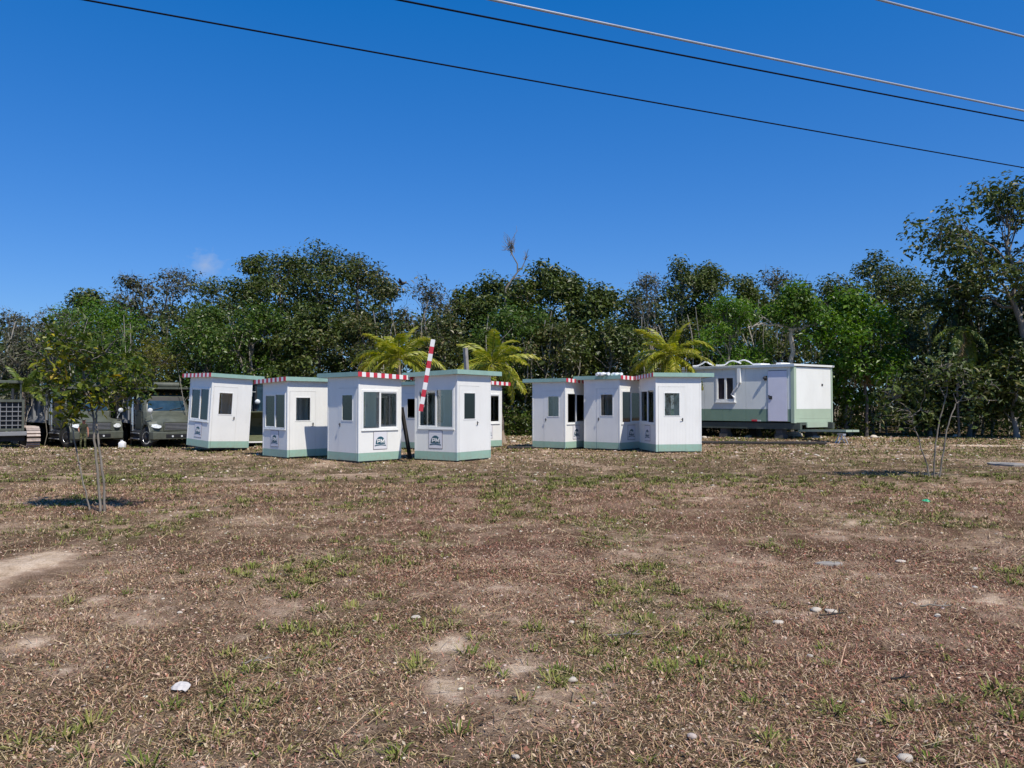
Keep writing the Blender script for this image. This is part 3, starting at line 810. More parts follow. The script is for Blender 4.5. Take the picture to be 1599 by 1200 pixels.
# (px of trunk, py of top, depth, half width px, kind, label)
EDGE = []
FOREST = [
 (18, 484, 50, 48, 'twiggy', 'grey thin-leaved tree at the far left end of the treeline'),
 (78, 478, 47, 46, 'twiggy', 'twiggy grey tree whose bare top shows behind the bulldozer'),
 (30, 530, 43, 50, 'pale', 'low pale-trunked tree directly behind the bulldozer'),
 (135, 456, 53, 44, 'dark', 'dark flat-topped tree poking up behind the young yellow-leaved tree'),
 (158, 476, 43, 66, 'bright', 'fresh green feathery tree behind the left dump truck'),
 (204, 424, 51, 36, 'twiggy', 'thin open tree with a pale crooked stem left of the small cloud'),
 (268, 420, 51, 50, 'twiggy', 'half bare tree with pale limbs right under the small cloud'),
 (238, 528, 42, 52, 'yellow', 'yellowish olive tree above the cab of the right dump truck'),
 (330, 434, 49, 48, 'dark', 'dark tree standing just left of the tallest clump'),
 (322, 478, 43, 56, 'mid', 'glossy green tree behind the leftmost leaning booth'),
 (398, 398, 47, 46, 'dark', 'dark tree forming the left shoulder of the tallest clump'),
 (438, 386, 46, 52, 'dark', 'broad dark tree with sky gaps in the tallest clump'),
 (497, 378, 46, 52, 'dark', 'tallest pointed dark tree behind the gap of second and third booths'),
 (556, 394, 47, 48, 'olive', 'olive tree on the right slope of the tallest clump'),
 (596, 428, 46, 36, 'olive', 'thin olive tree just left of the perched bird'),
 (395, 470, 42, 60, 'mid', 'leafy green tree with a pale stem behind the second booth'),
 (478, 480, 42, 58, 'dark', 'dark vine-hung tree above the roof of the third booth'),
 (556, 500, 42, 50, 'olive', 'shaggy olive tree immediately left of the first coconut palm'),
 (662, 437, 48, 48, 'twiggy', 'grey twiggy tree right of the perched bird'),
 (690, 486, 43, 50, 'olive', 'brownish olive tree behind the raised barrier pole'),
 (725, 450, 51, 40, 'dark', 'small dark tree right of the barrier pole tip'),
 (772, 428, 50, 48, 'dark', 'flat feathery dark tree left of the dead white tree'),
 (848, 410, 49, 54, 'dark', 'flat feathery dark tree right of the dead white tree'),
 (790, 470, 43, 58, 'mid', 'deep green leafy tree behind the palm at the tall booth'),
 (892, 436, 48, 42, 'dark', 'dark tree on the slope right of the dead white tree'),
 (868, 510, 42, 54, 'olive', 'olive tree with a pale forked stem behind the gap between booth groups'),
 (932, 444, 46, 46, 'dark', 'dark round tree above the middle of the right booth group'),
 (952, 500, 42, 50, 'dark', 'dark low tree directly left of the yellow coconut palm'),
 (990, 452, 48, 42, 'dark', 'dark tree in the dip left of the tall double-topped tree'),
 (1014, 424, 46, 36, 'twiggy', 'thin bare-topped tree leaning left above the yellow coconut palm'),
 (1066, 395, 46, 40, 'dark', 'tall dark double-topped tree above the yellow coconut palm'),
 (1102, 408, 47, 40, 'dark', 'dark tree on the right flank of the double-topped tree'),
 (1138, 456, 41, 48, 'bright', 'bright green rounded tree behind the left end of the trailer'),
 (1165, 430, 48, 40, 'dark', 'dark thin tree above the bright green rounded one'),
 (1216, 424, 50, 50, 'twiggy', 'open grey tree high behind the tree with level branches'),
 (1330, 462, 40, 58, 'bright', 'bright green spreading tree behind the right end of the trailer'),
 (1296, 432, 47, 40, 'dark', 'dark tree above the right end of the trailer roof'),
 (1368, 398, 47, 64, 'dark', 'broad dark tree topping the right part of the treeline'),
 (1432, 432, 46, 50, 'dark', 'dark tree sloping down towards the tall palm'),
 (1412, 500, 42, 48, 'olive', 'shaggy olive tree behind the thin three-stemmed young tree'),
 (1512, 520, 41, 60, 'dark', 'dark leafy tree under the tall palm on the right'),
 (1585, 500, 38, 64, 'glossy', 'dense big-leaved dark tree at the right end of the treeline'),
 (1450, 575, 40, 50, 'dark', 'low dark tree with bent pale limbs behind the three-stemmed young tree'),
]
KIND = {
 'dark':   dict(leafmat='leaf_dark', barkmat='bark_grey', leafn=6200, leafL=0.19, leafW=0.10, limbs=10, clump=0.46, gap=0.05),
 'olive':  dict(leafmat='leaf_olive', barkmat='bark_grey', leafn=5600, leafL=0.18, leafW=0.085, limbs=10, clump=0.46, gap=0.08),
 'mid':    dict(leafmat='leaf_mid', barkmat='bark_grey', leafn=7000, leafL=0.20, leafW=0.10, limbs=11, clump=0.46, gap=0.03),
 'bright': dict(leafmat='leaf_bright', barkmat='bark_grey', leafn=9500, leafL=0.17, leafW=0.085, limbs=12, clump=0.46, gap=0.0),
 'yellow': dict(leafmat='leaf_yellow', barkmat='bark_dark', leafn=4500, leafL=0.15, leafW=0.05, limbs=9, clump=0.45, gap=0.05),
 'twiggy': dict(leafmat='leaf_pale', barkmat='bark_grey', leafn=2900, leafL=0.18, leafW=0.085, limbs=11, clump=0.36, gap=0.25, twig=1.3),
 'pale':   dict(leafmat='leaf_pale', barkmat='bark_grey', leafn=4200, leafL=0.17, leafW=0.08, limbs=10, clump=0.42, gap=0.1, twig=1.6),
 'glossy': dict(leafmat='leaf_dark', barkmat='bark_pale', leafn=6500, leafL=0.26, leafW=0.13, limbs=11, clump=0.5, gap=0.02),
}
NAMES = {'dark': 'broadleaf_tree', 'olive': 'broadleaf_tree', 'mid': 'leafy_tree', 'bright': 'leafy_tree', 'yellow': 'feathery_tree', 'twiggy': 'bare_tree', 'pale': 'bare_tree', 'glossy': 'broadleaf_tree'}
for i, (px, py, Yd, hw, kind, lab) in enumerate(FOREST):
    t = P(px, py, Yd)
    z0 = float(drop(t.x, Yd))
    H = t.z - z0
    rx = hw / F * Yd * 1.12
    kw = dict(KIND[kind]); kw['leafmat'] = M[kw['leafmat']]; kw['barkmat'] = M[kw['barkmat']]
    rz = H * (0.34 if Yd > 45 else 0.42)
    vv = random.Random(i * 7 + 3).uniform(0.82, 1.3); kw['leafL'] *= vv; kw['leafW'] *= vv * random.Random(i).uniform(0.8, 1.2); kw['clump'] *= random.Random(i + 50).uniform(0.85, 1.25)
    kw['leafn'] = int(kw['leafn'] * min(1.5, max(0.6, rx * rz / 6.0)))
    make_tree(NAMES[kind], lab, (t.x, Yd, z0), H, rx, rz, seed=100 + i, trunk_r=0.10 + H * 0.006, ry=rx * 0.9, **kw)

# the tall tree at the right edge: open crown on long bent limbs
t = P(1585, 284, 37)
make_tree('broadleaf_tree', 'tallest spreading tree leaning in over the right edge, open crown on bent limbs', (t.x + 1.2, 37.5, 0), t.z, 4.6, 3.4, M['leaf_dark'], M['bark_grey'], 555, leafn=10500, leafL=0.23, leafW=0.12, limbs=17,
          trunk_r=0.2, clump=0.52, gap=0.12, ry=3.0, lean=(-1.2, 0))
# the tree with level branches behind the trailer
def almond():
    rng = np.random.default_rng(77)
    Yd = 40.0
    b = P(1236, 682, Yd)
    root = empty('almond_tree', (b.x, Yd, 0))
    setp(root, 'tree with two level pale branches forking like a T above the trailer', 'tree', 'trees at the forest edge')
    q = lambda px, py, dy=0: np.array(P(px, py, Yd)) - np.array([b.x, Yd, 0]) + np.array([0, dy, 0])
    tubes = []
    def br(pts, r0, r1):
        pts = np.array(pts); k = len(pts)
        tt = np.linspace(0, k - 1, k * 4); p2 = np.stack([np.interp(tt, np.arange(k), pts[:, j]) for j in range(3)], 1)
        p2[1:-1] += rng.normal(0, 0.045, (len(p2) - 2, 3))
        tubes.append((p2, np.linspace(r0, r1, len(p2))))
        if r0 < 0.11:
            for m_ in range(3, len(p2), 3):
                tubes.append((wig(rng, p2[m_], p2[m_] + np.array([rng.normal(0, .35), rng.normal(0, .3), rng.uniform(.1, .6)]), 4, .15), np.linspace(0.022, 0.008, 4)))
    br([(0, 0, -0.1), q(1237, 600), q(1236, 560), q(1238, 514)], 0.15, 0.12)
    br([q(1238, 514), q(1228, 510, -.1), q(1200, 508, -.3), q(1180, 508, -.4), q(1163, 513, -.5)], 0.085, 0.03)
    br([q(1205, 508, -.3), q(1193, 498, -.2), q(1178, 488, 0)], 0.045, 0.02)
    br([q(1238, 514), q(1252, 510, -.1), q(1268, 508, -.2), q(1277, 496, -.3), q(1280, 484, -.3)], 0.08, 0.03)
    br([q(1238, 514), q(1241, 500), q(1243, 480), q(1246, 462)], 0.10, 0.04)
    br([q(1236, 512), q(1225, 500, .3), q(1214, 488, .5)], 0.06, 0.03)
    br([q(1241, 500), q(1255, 490, .2), q(1262, 474, .3)], 0.05, 0.02)
    V, Q = tubes_mesh(tubes, 7)
    link('trunk', np_mesh('trunk', V, Q, 4, smooth=True), M['bark_pale'], root)
    C = []
    for (px, py, sx_, sz_, n) in [(1246, 470, 20, 14, 60), (1225, 482, 18, 12, 50), (1262, 482, 14, 10, 30), (1205, 490, 12, 8, 20), (1278, 490, 10, 10, 20), (1240, 456, 14, 6, 22), (1228, 504, 8, 6, 12), (1175, 490, 8, 5, 6)]:
        for _ in range(n):
            C.append(q(px + rng.normal(0, sx_ * 0.5), py + rng.normal(0, sz_ * 0.6), rng.normal(0, 0.6)))
    C = np.array(C)
    pc = rng.integers(0, len(C), 5200); dv = rng.normal(0, 0.2, (5200, 3)); cen = C[pc] + dv
    v, f = leaves_np(rng, cen, 0.19, 0.095, 0.6, dv / 0.3)
    link('crown', np_mesh('crown', v, f, 4, mat_idx=(pc % 3 == 0).astype(int)), [M['leaf_bright'], M['leaf_mid']], root)
almond()
# dead tree with a broom of twigs above the treeline
def dead_tree():
    rng = np.random.default_rng(78); Yd = 47.5
    b = P(790, 682, Yd); bx = b.x
    root = empty('dead_tree', (bx, Yd, 0))
    setp(root, 'dead white tree with a wispy bare top high above the treeline', 'tree', 'trees at the forest edge')
    q = lambda px, py, dy=0: np.array(P(px, py, Yd)) - np.array([bx, Yd, 0]) + np.array([0, dy, 0])
    tubes = []
    def br(pts, r0, r1):
        pts = np.array(pts); tubes.append((pts, np.linspace(r0, r1, len(pts))))
    br([(0, 0, -.1), q(786, 560), q(789, 480), q(790, 450), q(800, 436), q(808, 425), q(808, 412), q(800, 398), q(798, 388)], 0.10, 0.022)
    br([q(808, 425), q(815, 418), q(821, 405), q(822, 400)], 0.04, 0.015)
    br([q(800, 436), q(812, 432), q(824, 428)], 0.035, 0.012)
    for _ in range(46):
        s = q(798 + rng.normal(0, 2), 390 + rng.normal(0, 5)); e = q(796 + rng.normal(0, 7), 378 + rng.normal(0, 9), rng.normal(0, 0.3))
        tubes.append((wig(rng, s, e, 5, 0.15), np.linspace(0.018, 0.006, 5)))
    for _ in range(14):
        e = q(821 + rng.normal(0, 5), 398 + rng.normal(0, 6), rng.normal(0, 0.3))
        tubes.append((wig(rng, q(821, 404), e, 4, 0.15), np.linspace(0.016, 0.006, 4)))
    V, Q = tubes_mesh(tubes, 6)
    link('trunk', np_mesh('trunk', V, Q, 4, smooth=True), M['bark_grey'], root)
dead_tree()

# the wood behind and the undergrowth: uncountable, one object each
def mass(name, seed, n, fx, mat, L, W, up=0.5):
    rng = np.random.default_rng(seed)
    cen = fx(rng, n)
    v, f = leaves_np(rng, cen, L, W, up)
    return setp(link(name, np_mesh(name, v, f, 4), mat), kind='stuff')
SKY_X = [-200, 0, 60, 100, 130, 190, 265, 330, 370, 390, 495, 560, 600, 615, 660, 715, 760, 850, 890, 930, 960, 1010, 1060, 1100, 1150, 1200, 1260, 1320, 1370, 1410, 1450, 1500, 1599, 1800]
SKY_Y = [485, 490, 490, 495, 480, 460, 450, 455, 435, 420, 405, 415, 445, 470, 465, 470, 455, 440, 455, 460, 462, 455, 425, 430, 450, 448, 455, 435, 420, 432, 455, 450, 430, 430]
def far_wood(rng, n):
    Yd = 52 + 14 * rng.random(n)
    px = -250 + 2100 * rng.random(n)
    top = np.interp(px, SKY_X, SKY_Y) + 6 + 26 * fbm(N1, px / 28.0, Yd / 3, 2)
    py = top + (690 - top) * rng.random(n) ** 0.85
    x = (px - 799.5) / F * Yd; z = EYE + (632 - py) / F * Yd
    cl = rng.normal(0, 0.25, (n, 3))
    return np.stack([x, Yd, z], 1) + cl
mass('distant_forest', 61, 82000, far_wood, M['leaf_dark'], 0.36, 0.22)
def mid_fill(rng, n):
    nc_ = n // 26
    Yd = 43 + 7 * rng.random(nc_); px = -250 + 2100 * rng.random(nc_)
    top = np.interp(px, SKY_X, SKY_Y) + 45
    py = top + (690 - top) * rng.random(nc_)
    c = np.stack([(px - 799.5) / F * Yd, Yd, EYE + (632 - py) / F * Yd], 1)
    return c[rng.integers(0, nc_, n)] + rng.normal(0, 1, (n, 3)) * np.array([0.4, 0.4, 0.32])
mass('vines', 62, 50000, mid_fill, M['leaf_dark'], 0.20, 0.10)
def under(rng, n):
    nc_ = n // 40
    px = -250 + 2100 * rng.random(nc_)
    front = np.interp(px, [-250, 250, 420, 800, 1100, 1400, 1850], [43, 43, 40.5, 40.2, 40.2, 39.2, 38.4])
    Yd = front + 0.2 + 4.0 * rng.random(nc_) ** 1.6
    x = (px - 799.5) / F * Yd
    h = 0.2 + 2.3 * rng.random(nc_) ** 1.4 * np.clip((Yd - front + 0.6) / 1.8, 0.15, 1)
    c = np.stack([x, Yd, h + drop(x, Yd)], 1)
    c = c[(px < 1300) | (rng.random(nc_) < 0.45)]; nc_ = len(c)
    o = c[rng.integers(0, nc_, n)] + rng.normal(0, 1, (n, 3)) * np.array([0.34, 0.34, 0.26])
    o[:, 2] = np.maximum(o[:, 2], drop(o[:, 0], o[:, 1]) + 0.04)
    return o
mass('undergrowth', 63, 42000, under, M['leaf_dark'], 0.17, 0.085)
mass('undergrowth', 64, 20000, under, M['leaf_mid'], 0.16, 0.075)
def stems(seed, n):
    rng = np.random.default_rng(seed); tl = []
    for _ in range(n):
        px = rng.uniform(-150, 1750); Yd = rng.uniform(40.3, 47)
        x = (px - 799.5) / F * Yd; z0 = float(drop(x, Yd))
        h = rng.uniform(2.0, 7.5); r = rng.uniform(0.02, 0.07)
        tl.append((wig(rng, (x, Yd, z0 - .1), (x + rng.normal(0, h * 0.13), Yd + rng.normal(0, .5), z0 + h), 7, 0.06), np.linspace(r, r * 0.5, 7)))
        if rng.random() < 0.4:
            a = tl[-1][0][rng.integers(2, 6)]
            tl.append((wig(rng, a, a + np.array([rng.normal(0, 1.2), rng.normal(0, .4), rng.uniform(0.3, 1.8)]), 5, 0.08), np.linspace(r * 0.5, r * 0.2, 5)))
    V, Q = tubes_mesh(tl, 5)
    return setp(link('forest_stems', np_mesh('forest_stems', V, Q, 4, smooth=True), M['bark_pale']), kind='stuff')
stems(65, 300)

# ---- palms
def frond_mesh(name, mat, L, droop, seed, nl=38, leaf=0.46):
    rng = np.random.default_rng(seed)
    k = 13
    t = np.linspace(0, 1, k)
    ang = np.cumsum(np.full(k, -droop / k) * (0.3 + 1.4 * t))
    seg = L / (k - 1)
    px = np.concatenate([[0], np.cumsum(np.cos(ang[1:]) * seg)]); pz = np.concatenate([[0], np.cumsum(np.sin(ang[1:]) * seg)])
    pts = np.stack([px, np.zeros(k), pz], 1)
    V, Q = tubes_mesh([(pts, np.linspace(0.028, 0.006, k))], 5)
    vs = [V]; fs = [Q]; b = len(V)
    for i in range(nl):
        u = 0.12 + 0.86 * i / (nl - 1)
        idx = u * (k - 1); i0 = min(int(idx), k - 2)
        p = pts[i0] + (pts[i0 + 1] - pts[i0]) * (idx - i0)
        tan = pts[i0 + 1] - pts[i0]; tan /= np.linalg.norm(tan)
        nup = np.cross(tan, [0, 1, 0]); nup = -nup if nup[2] < 0 else nup
        ll_ = leaf * L / 2.2 * (math.sin(math.pi * (0.16 + 0.8 * u)) ** 0.7) * rng.uniform(0.85, 1.15)
        for sgn in (-1, 1):
            d = tan * 0.55 + np.array([0, sgn, 0]) * 0.85 + nup * rng.uniform(-0.28, 0.16); d /= np.linalg.norm(d)
            w = tan * 0.040 * L / 2.2 + nup * 0.01
            m = p + d * ll_ * 0.55
            tip = p + d * ll_ + np.array([0, 0, -0.38 * ll_ * rng.uniform(0.6, 1.3)])
            q = np.array([p, m + w, tip, m - w])
            vs.append(q); fs.append(np.array([[b, b + 1, b + 2, b + 3]])); b += 4
    me = np_mesh(name, np.concatenate(vs), np.concatenate(fs), 4)
    me.materials.append(mat)
    return me
FR = {}
def palm(label, base, crown, L, n, mat, seed, trunk_r=0.13, bark='bark_palm', dry=0, spread=(80, -25), lean_up=0):
    rng = random.Random(seed)
    base = Vector(base); crown = Vector(crown)
    root = empty('coconut_palm', base); setp(root, label, 'palm', 'palms along the forest edge')
    rel = crown - base
    nr = np.random.default_rng(seed)
    pts = wig(nr, (0, 0, -0.1), tuple(rel), 12, 0.03)
    V, Q = tubes_mesh([(pts, np.interp(np.linspace(0, 1, 12), [0, 0.1, 1], [trunk_r * 1.5, trunk_r, trunk_r * 0.75]))], 9)
    link('trunk', np_mesh('trunk', V, Q, 4, smooth=True), M[bark], root)
    for i in range(n + dry):
        isdry = i >= n
        mt = 'frond_dry' if isdry else mat
        var = rng.randrange(3)
        key = (mt, var, isdry)
        if key not in FR:
            FR[key] = frond_mesh('frond', M[mt], 2.2, R([55, 80, 105][var]) if not isdry else R(60), 900 + var, leaf=0.42 if not isdry else 0.3)
        f = link('frond', FR[key], None, root)
        f.location = rel
        u = i / max(1, n - 1)
        el = spread[0] + (spread[1] - spread[0]) * u ** 0.8 if not isdry else rng.uniform(-70, -50)
        az = i * 137.5 + rng.uniform(-20, 20) + seed
        s = L / 2.2 * (0.8 + 0.3 * rng.random()) * (0.92 if u < 0.15 and not isdry else 1)
        f.rotation_euler = (Matrix.Rotation(R(az), 3, 'Z') @ Matrix.Rotation(-R(el), 3, 'Y') @ Matrix.Rotation(R(rng.uniform(-25, 25)), 3, 'X')).to_euler()
        f.scale = (s, s, s)
    return root
def gp(px, Yd):
    x = (px - 799.5) / F * Yd
    return (x, Yd, float(drop(x, Yd)))
palm('coconut palm with upright fronds rising behind the striped roof of the third booth', gp(628, 34), P(622, 560, 34), 2.3, 22, 'frond', 3, spread=(84, -12))
palm('coconut palm with yellow drooping fronds over the tall booth with the plain roof', gp(785, 33), P(768, 568, 33), 2.1, 22, 'frond', 5, dry=3, spread=(84, -30))
palm('full yellow-green coconut palm above the right booth group', gp(1042, 37), P(1046, 555, 37), 2.3, 26, 'frond', 8, dry=3, spread=(84, -38))
palm('short coconut palm between the bulldozer and the left dump truck', gp(38, 39.5), P(36, 612, 39.5), 1.9, 14, 'frond_green', 13, spread=(86, 18), trunk_r=0.1)
palm('tall dark palm high in the trees at the right', gp(1512, 39.2), P(1505, 474, 39.2), 2.4, 22, 'frond_dark', 21, dry=2, spread=(84, -55), trunk_r=0.10, bark='bark_dark')
palm('dull palm with hanging dry fronds right of the trailer', gp(1352, 39.4), P(1350, 552, 39.4), 1.8, 8, 'frond_dark', 26, dry=5, spread=(30, -60), trunk_r=0.08, bark='bark_dark')
palm('pale yellowing palm with drooping fronds behind the young three-stemmed tree', gp(1496, 38.2), P(1500, 510, 37.3), 2.1, 7, 'frond_green', 34, dry=2, spread=(15, -60), trunk_r=0.055, bark='bark_dark')

# ---- young trees in the open ground
def young_tree(name, label, Yd, base_px, stems_, clusters, leafn, L, W, mats, seed, sz=0.12, bark='bark_grey', cat='young tree'):
    rng = np.random.default_rng(seed)
    bx = (base_px - 799.5) / F * Yd
    z0 = float(gz(bx, Yd))
    root = empty(name, (bx, Yd, z0)); setp(root, label, cat)
    q = lambda px, py, dy=0: np.array(P(px, py, Yd + dy)) - np.array([bx, Yd, z0])
    tl = []
    for (pts, r0, r1) in stems_:
        p = np.array([q(*t) for t in pts])
        # resample smoothly
        tt = np.linspace(0, len(p) - 1, len(p) * 3)
        p2 = np.stack([np.interp(tt, np.arange(len(p)), p[:, j]) for j in range(3)], 1)
        p2[1:-1] += rng.normal(0, 0.006, (len(p2) - 2, 3))
        if pts[0][1] > 740: p2[0, 2] -= 0.08
        tl.append((p2, np.linspace(r0, r1, len(p2))))
    C = []; T = []
    for (px, py, sx_, sy_, n, mi) in clusters:
        for _ in range(n):
            c = q(px + rng.normal(0, sx_), py + rng.normal(0, sy_), rng.normal(0, sx_ / F * Yd))
            C.append(c); T.append(mi)
    C = np.array(C); T = np.array(T)
    ends = np.concatenate([t[0][len(t[0]) // 2:] for t in tl])
    for c in C:
        d = np.linalg.norm(ends - c, axis=1) + np.maximum(0, ends[:, 2] - c[2]) * 0.7
        s = ends[np.argsort(d)[rng.integers(0, 3)]]
        if np.linalg.norm(s - c) < 1.3:
            tl.append((wig(rng, s, c, 5, 0.1, 0.05), np.linspace(0.009, 0.003, 5)))
    V, Q = tubes_mesh(tl, 7)
    link('trunk', np_mesh('trunk', V, Q, 4, smooth=True), M[bark], root)
    pk = rng.integers(0, len(C), leafn)
    cen = C[pk] + rng.normal(0, sz, (leafn, 3))
    v, f = leaves_np(rng, cen, L, W, 0.4)
    link('crown', np_mesh('crown', v, f, 4, mat_idx=T[pk]), [M[m] for m in mats], root)
    return root
young_tree('young_tree', 'young tree with twin slim stems and yellow-spotted leaves in the left foreground', 11.8, 154,
   [([(157, 801), (153, 745), (148, 690), (147, 660, .02), (141, 625, .05), (132, 592, .1), (127, 570, .1), (124, 540, .1)], 0.021, 0.010),
    ([(165, 801), (161, 745), (154, 690), (149, 655, .05), (152, 640, .1), (162, 612, .15), (176, 590, .2), (188, 575, .2)], 0.019, 0.008),
    ([(148, 655), (138, 640), (118, 622), (96, 606)], 0.014, 0.006), ([(141, 625), (128, 605), (100, 585), (80, 565)], 0.014, 0.006),
    ([(132, 592), (150, 565), (170, 545)], 0.012, 0.006), ([(152, 640), (185, 622), (212, 608)], 0.012, 0.005), ([(127, 570), (112, 545), (100, 525)], 0.01, 0.005)],
   [(80, 565, 20, 18, 26, 0), (110, 540, 22, 16, 24, 0), (150, 545, 22, 16, 20, 0), (185, 575, 18, 16, 24, 0), (212, 598, 15, 13, 20, 0), (165, 605, 18, 12, 18, 0), (95, 610, 16, 10, 16, 0), (125, 625, 16, 8, 14, 0), (215, 620, 10, 8, 8, 0), (60, 590, 8, 8, 6, 0),
    (130, 560, 7, 6, 7, 1), (88, 588, 10, 8, 7, 1), (148, 625, 7, 4, 5, 1), (68, 552, 7, 8, 4, 1), (188, 588, 8, 5, 4, 1), (105, 640, 9, 5, 4, 1), (100, 550, 8, 6, 3, 1)],
   1550, 0.108, 0.052, ['leaf_young', 'leaf_gold'], 201, 0.085)
young_tree('sapling', 'bare leaning sapling just left of the twin-stemmed young tree', 11.9, 139,
   [([(141, 801), (133, 765), (122, 720), (115, 680), (112, 655), (108, 640)], 0.014, 0.007)],
   [(106, 646, 9, 6, 8, 0), (112, 632, 8, 6, 6, 0)], 150, 0.10, 0.045, ['leaf_young', 'leaf_gold'], 202, 0.07, cat='sapling')
young_tree('young_tree', 'thin three-stemmed young tree with sparse leaves in the right foreground', 17.5, 1458,
   [([(1452, 746), (1444, 715), (1434, 685), (1428, 668), (1424, 648), (1416, 636)], 0.018, 0.009), ([(1424, 648), (1412, 632), (1396, 624), (1382, 618)], 0.011, 0.005), ([(1424, 650), (1436, 640), (1452, 646)], 0.01, 0.005),
    ([(1458, 748), (1460, 700), (1465, 665), (1472, 640), (1476, 622), (1470, 608, .1), (1462, 596, .1), (1458, 585)], 0.019, 0.008), ([(1476, 622), (1480, 606), (1476, 590), (1472, 572)], 0.013, 0.006),
    ([(1466, 746), (1474, 700), (1480, 665), (1485, 648), (1494, 630), (1502, 622), (1512, 605), (1522, 592)], 0.019, 0.008), ([(1485, 650), (1505, 652), (1522, 654)], 0.010, 0.004), ([(1502, 622), (1528, 622), (1545, 625)], 0.010, 0.004),
    ([(1494, 630), (1488, 612), (1504, 600), (1530, 598), (1552, 602)], 0.011, 0.005)],
   [(1398, 640, 14, 12, 16, 0), (1420, 655, 10, 8, 8, 0), (1385, 625, 10, 8, 8, 0), (1450, 642, 8, 6, 8, 0), (1450, 580, 18, 12, 20, 0), (1480, 575, 18, 12, 20, 0), (1510, 580, 16, 10, 16, 0), (1545, 600, 14, 12, 14, 0), (1535, 625, 12, 8, 8, 0), (1425, 590, 12, 10, 10, 0), (1405, 600, 8, 8, 6, 0), (1520, 652, 8, 5, 4, 0)],
   1250, 0.125, 0.058, ['leaf_dark'], 203, 0.12)

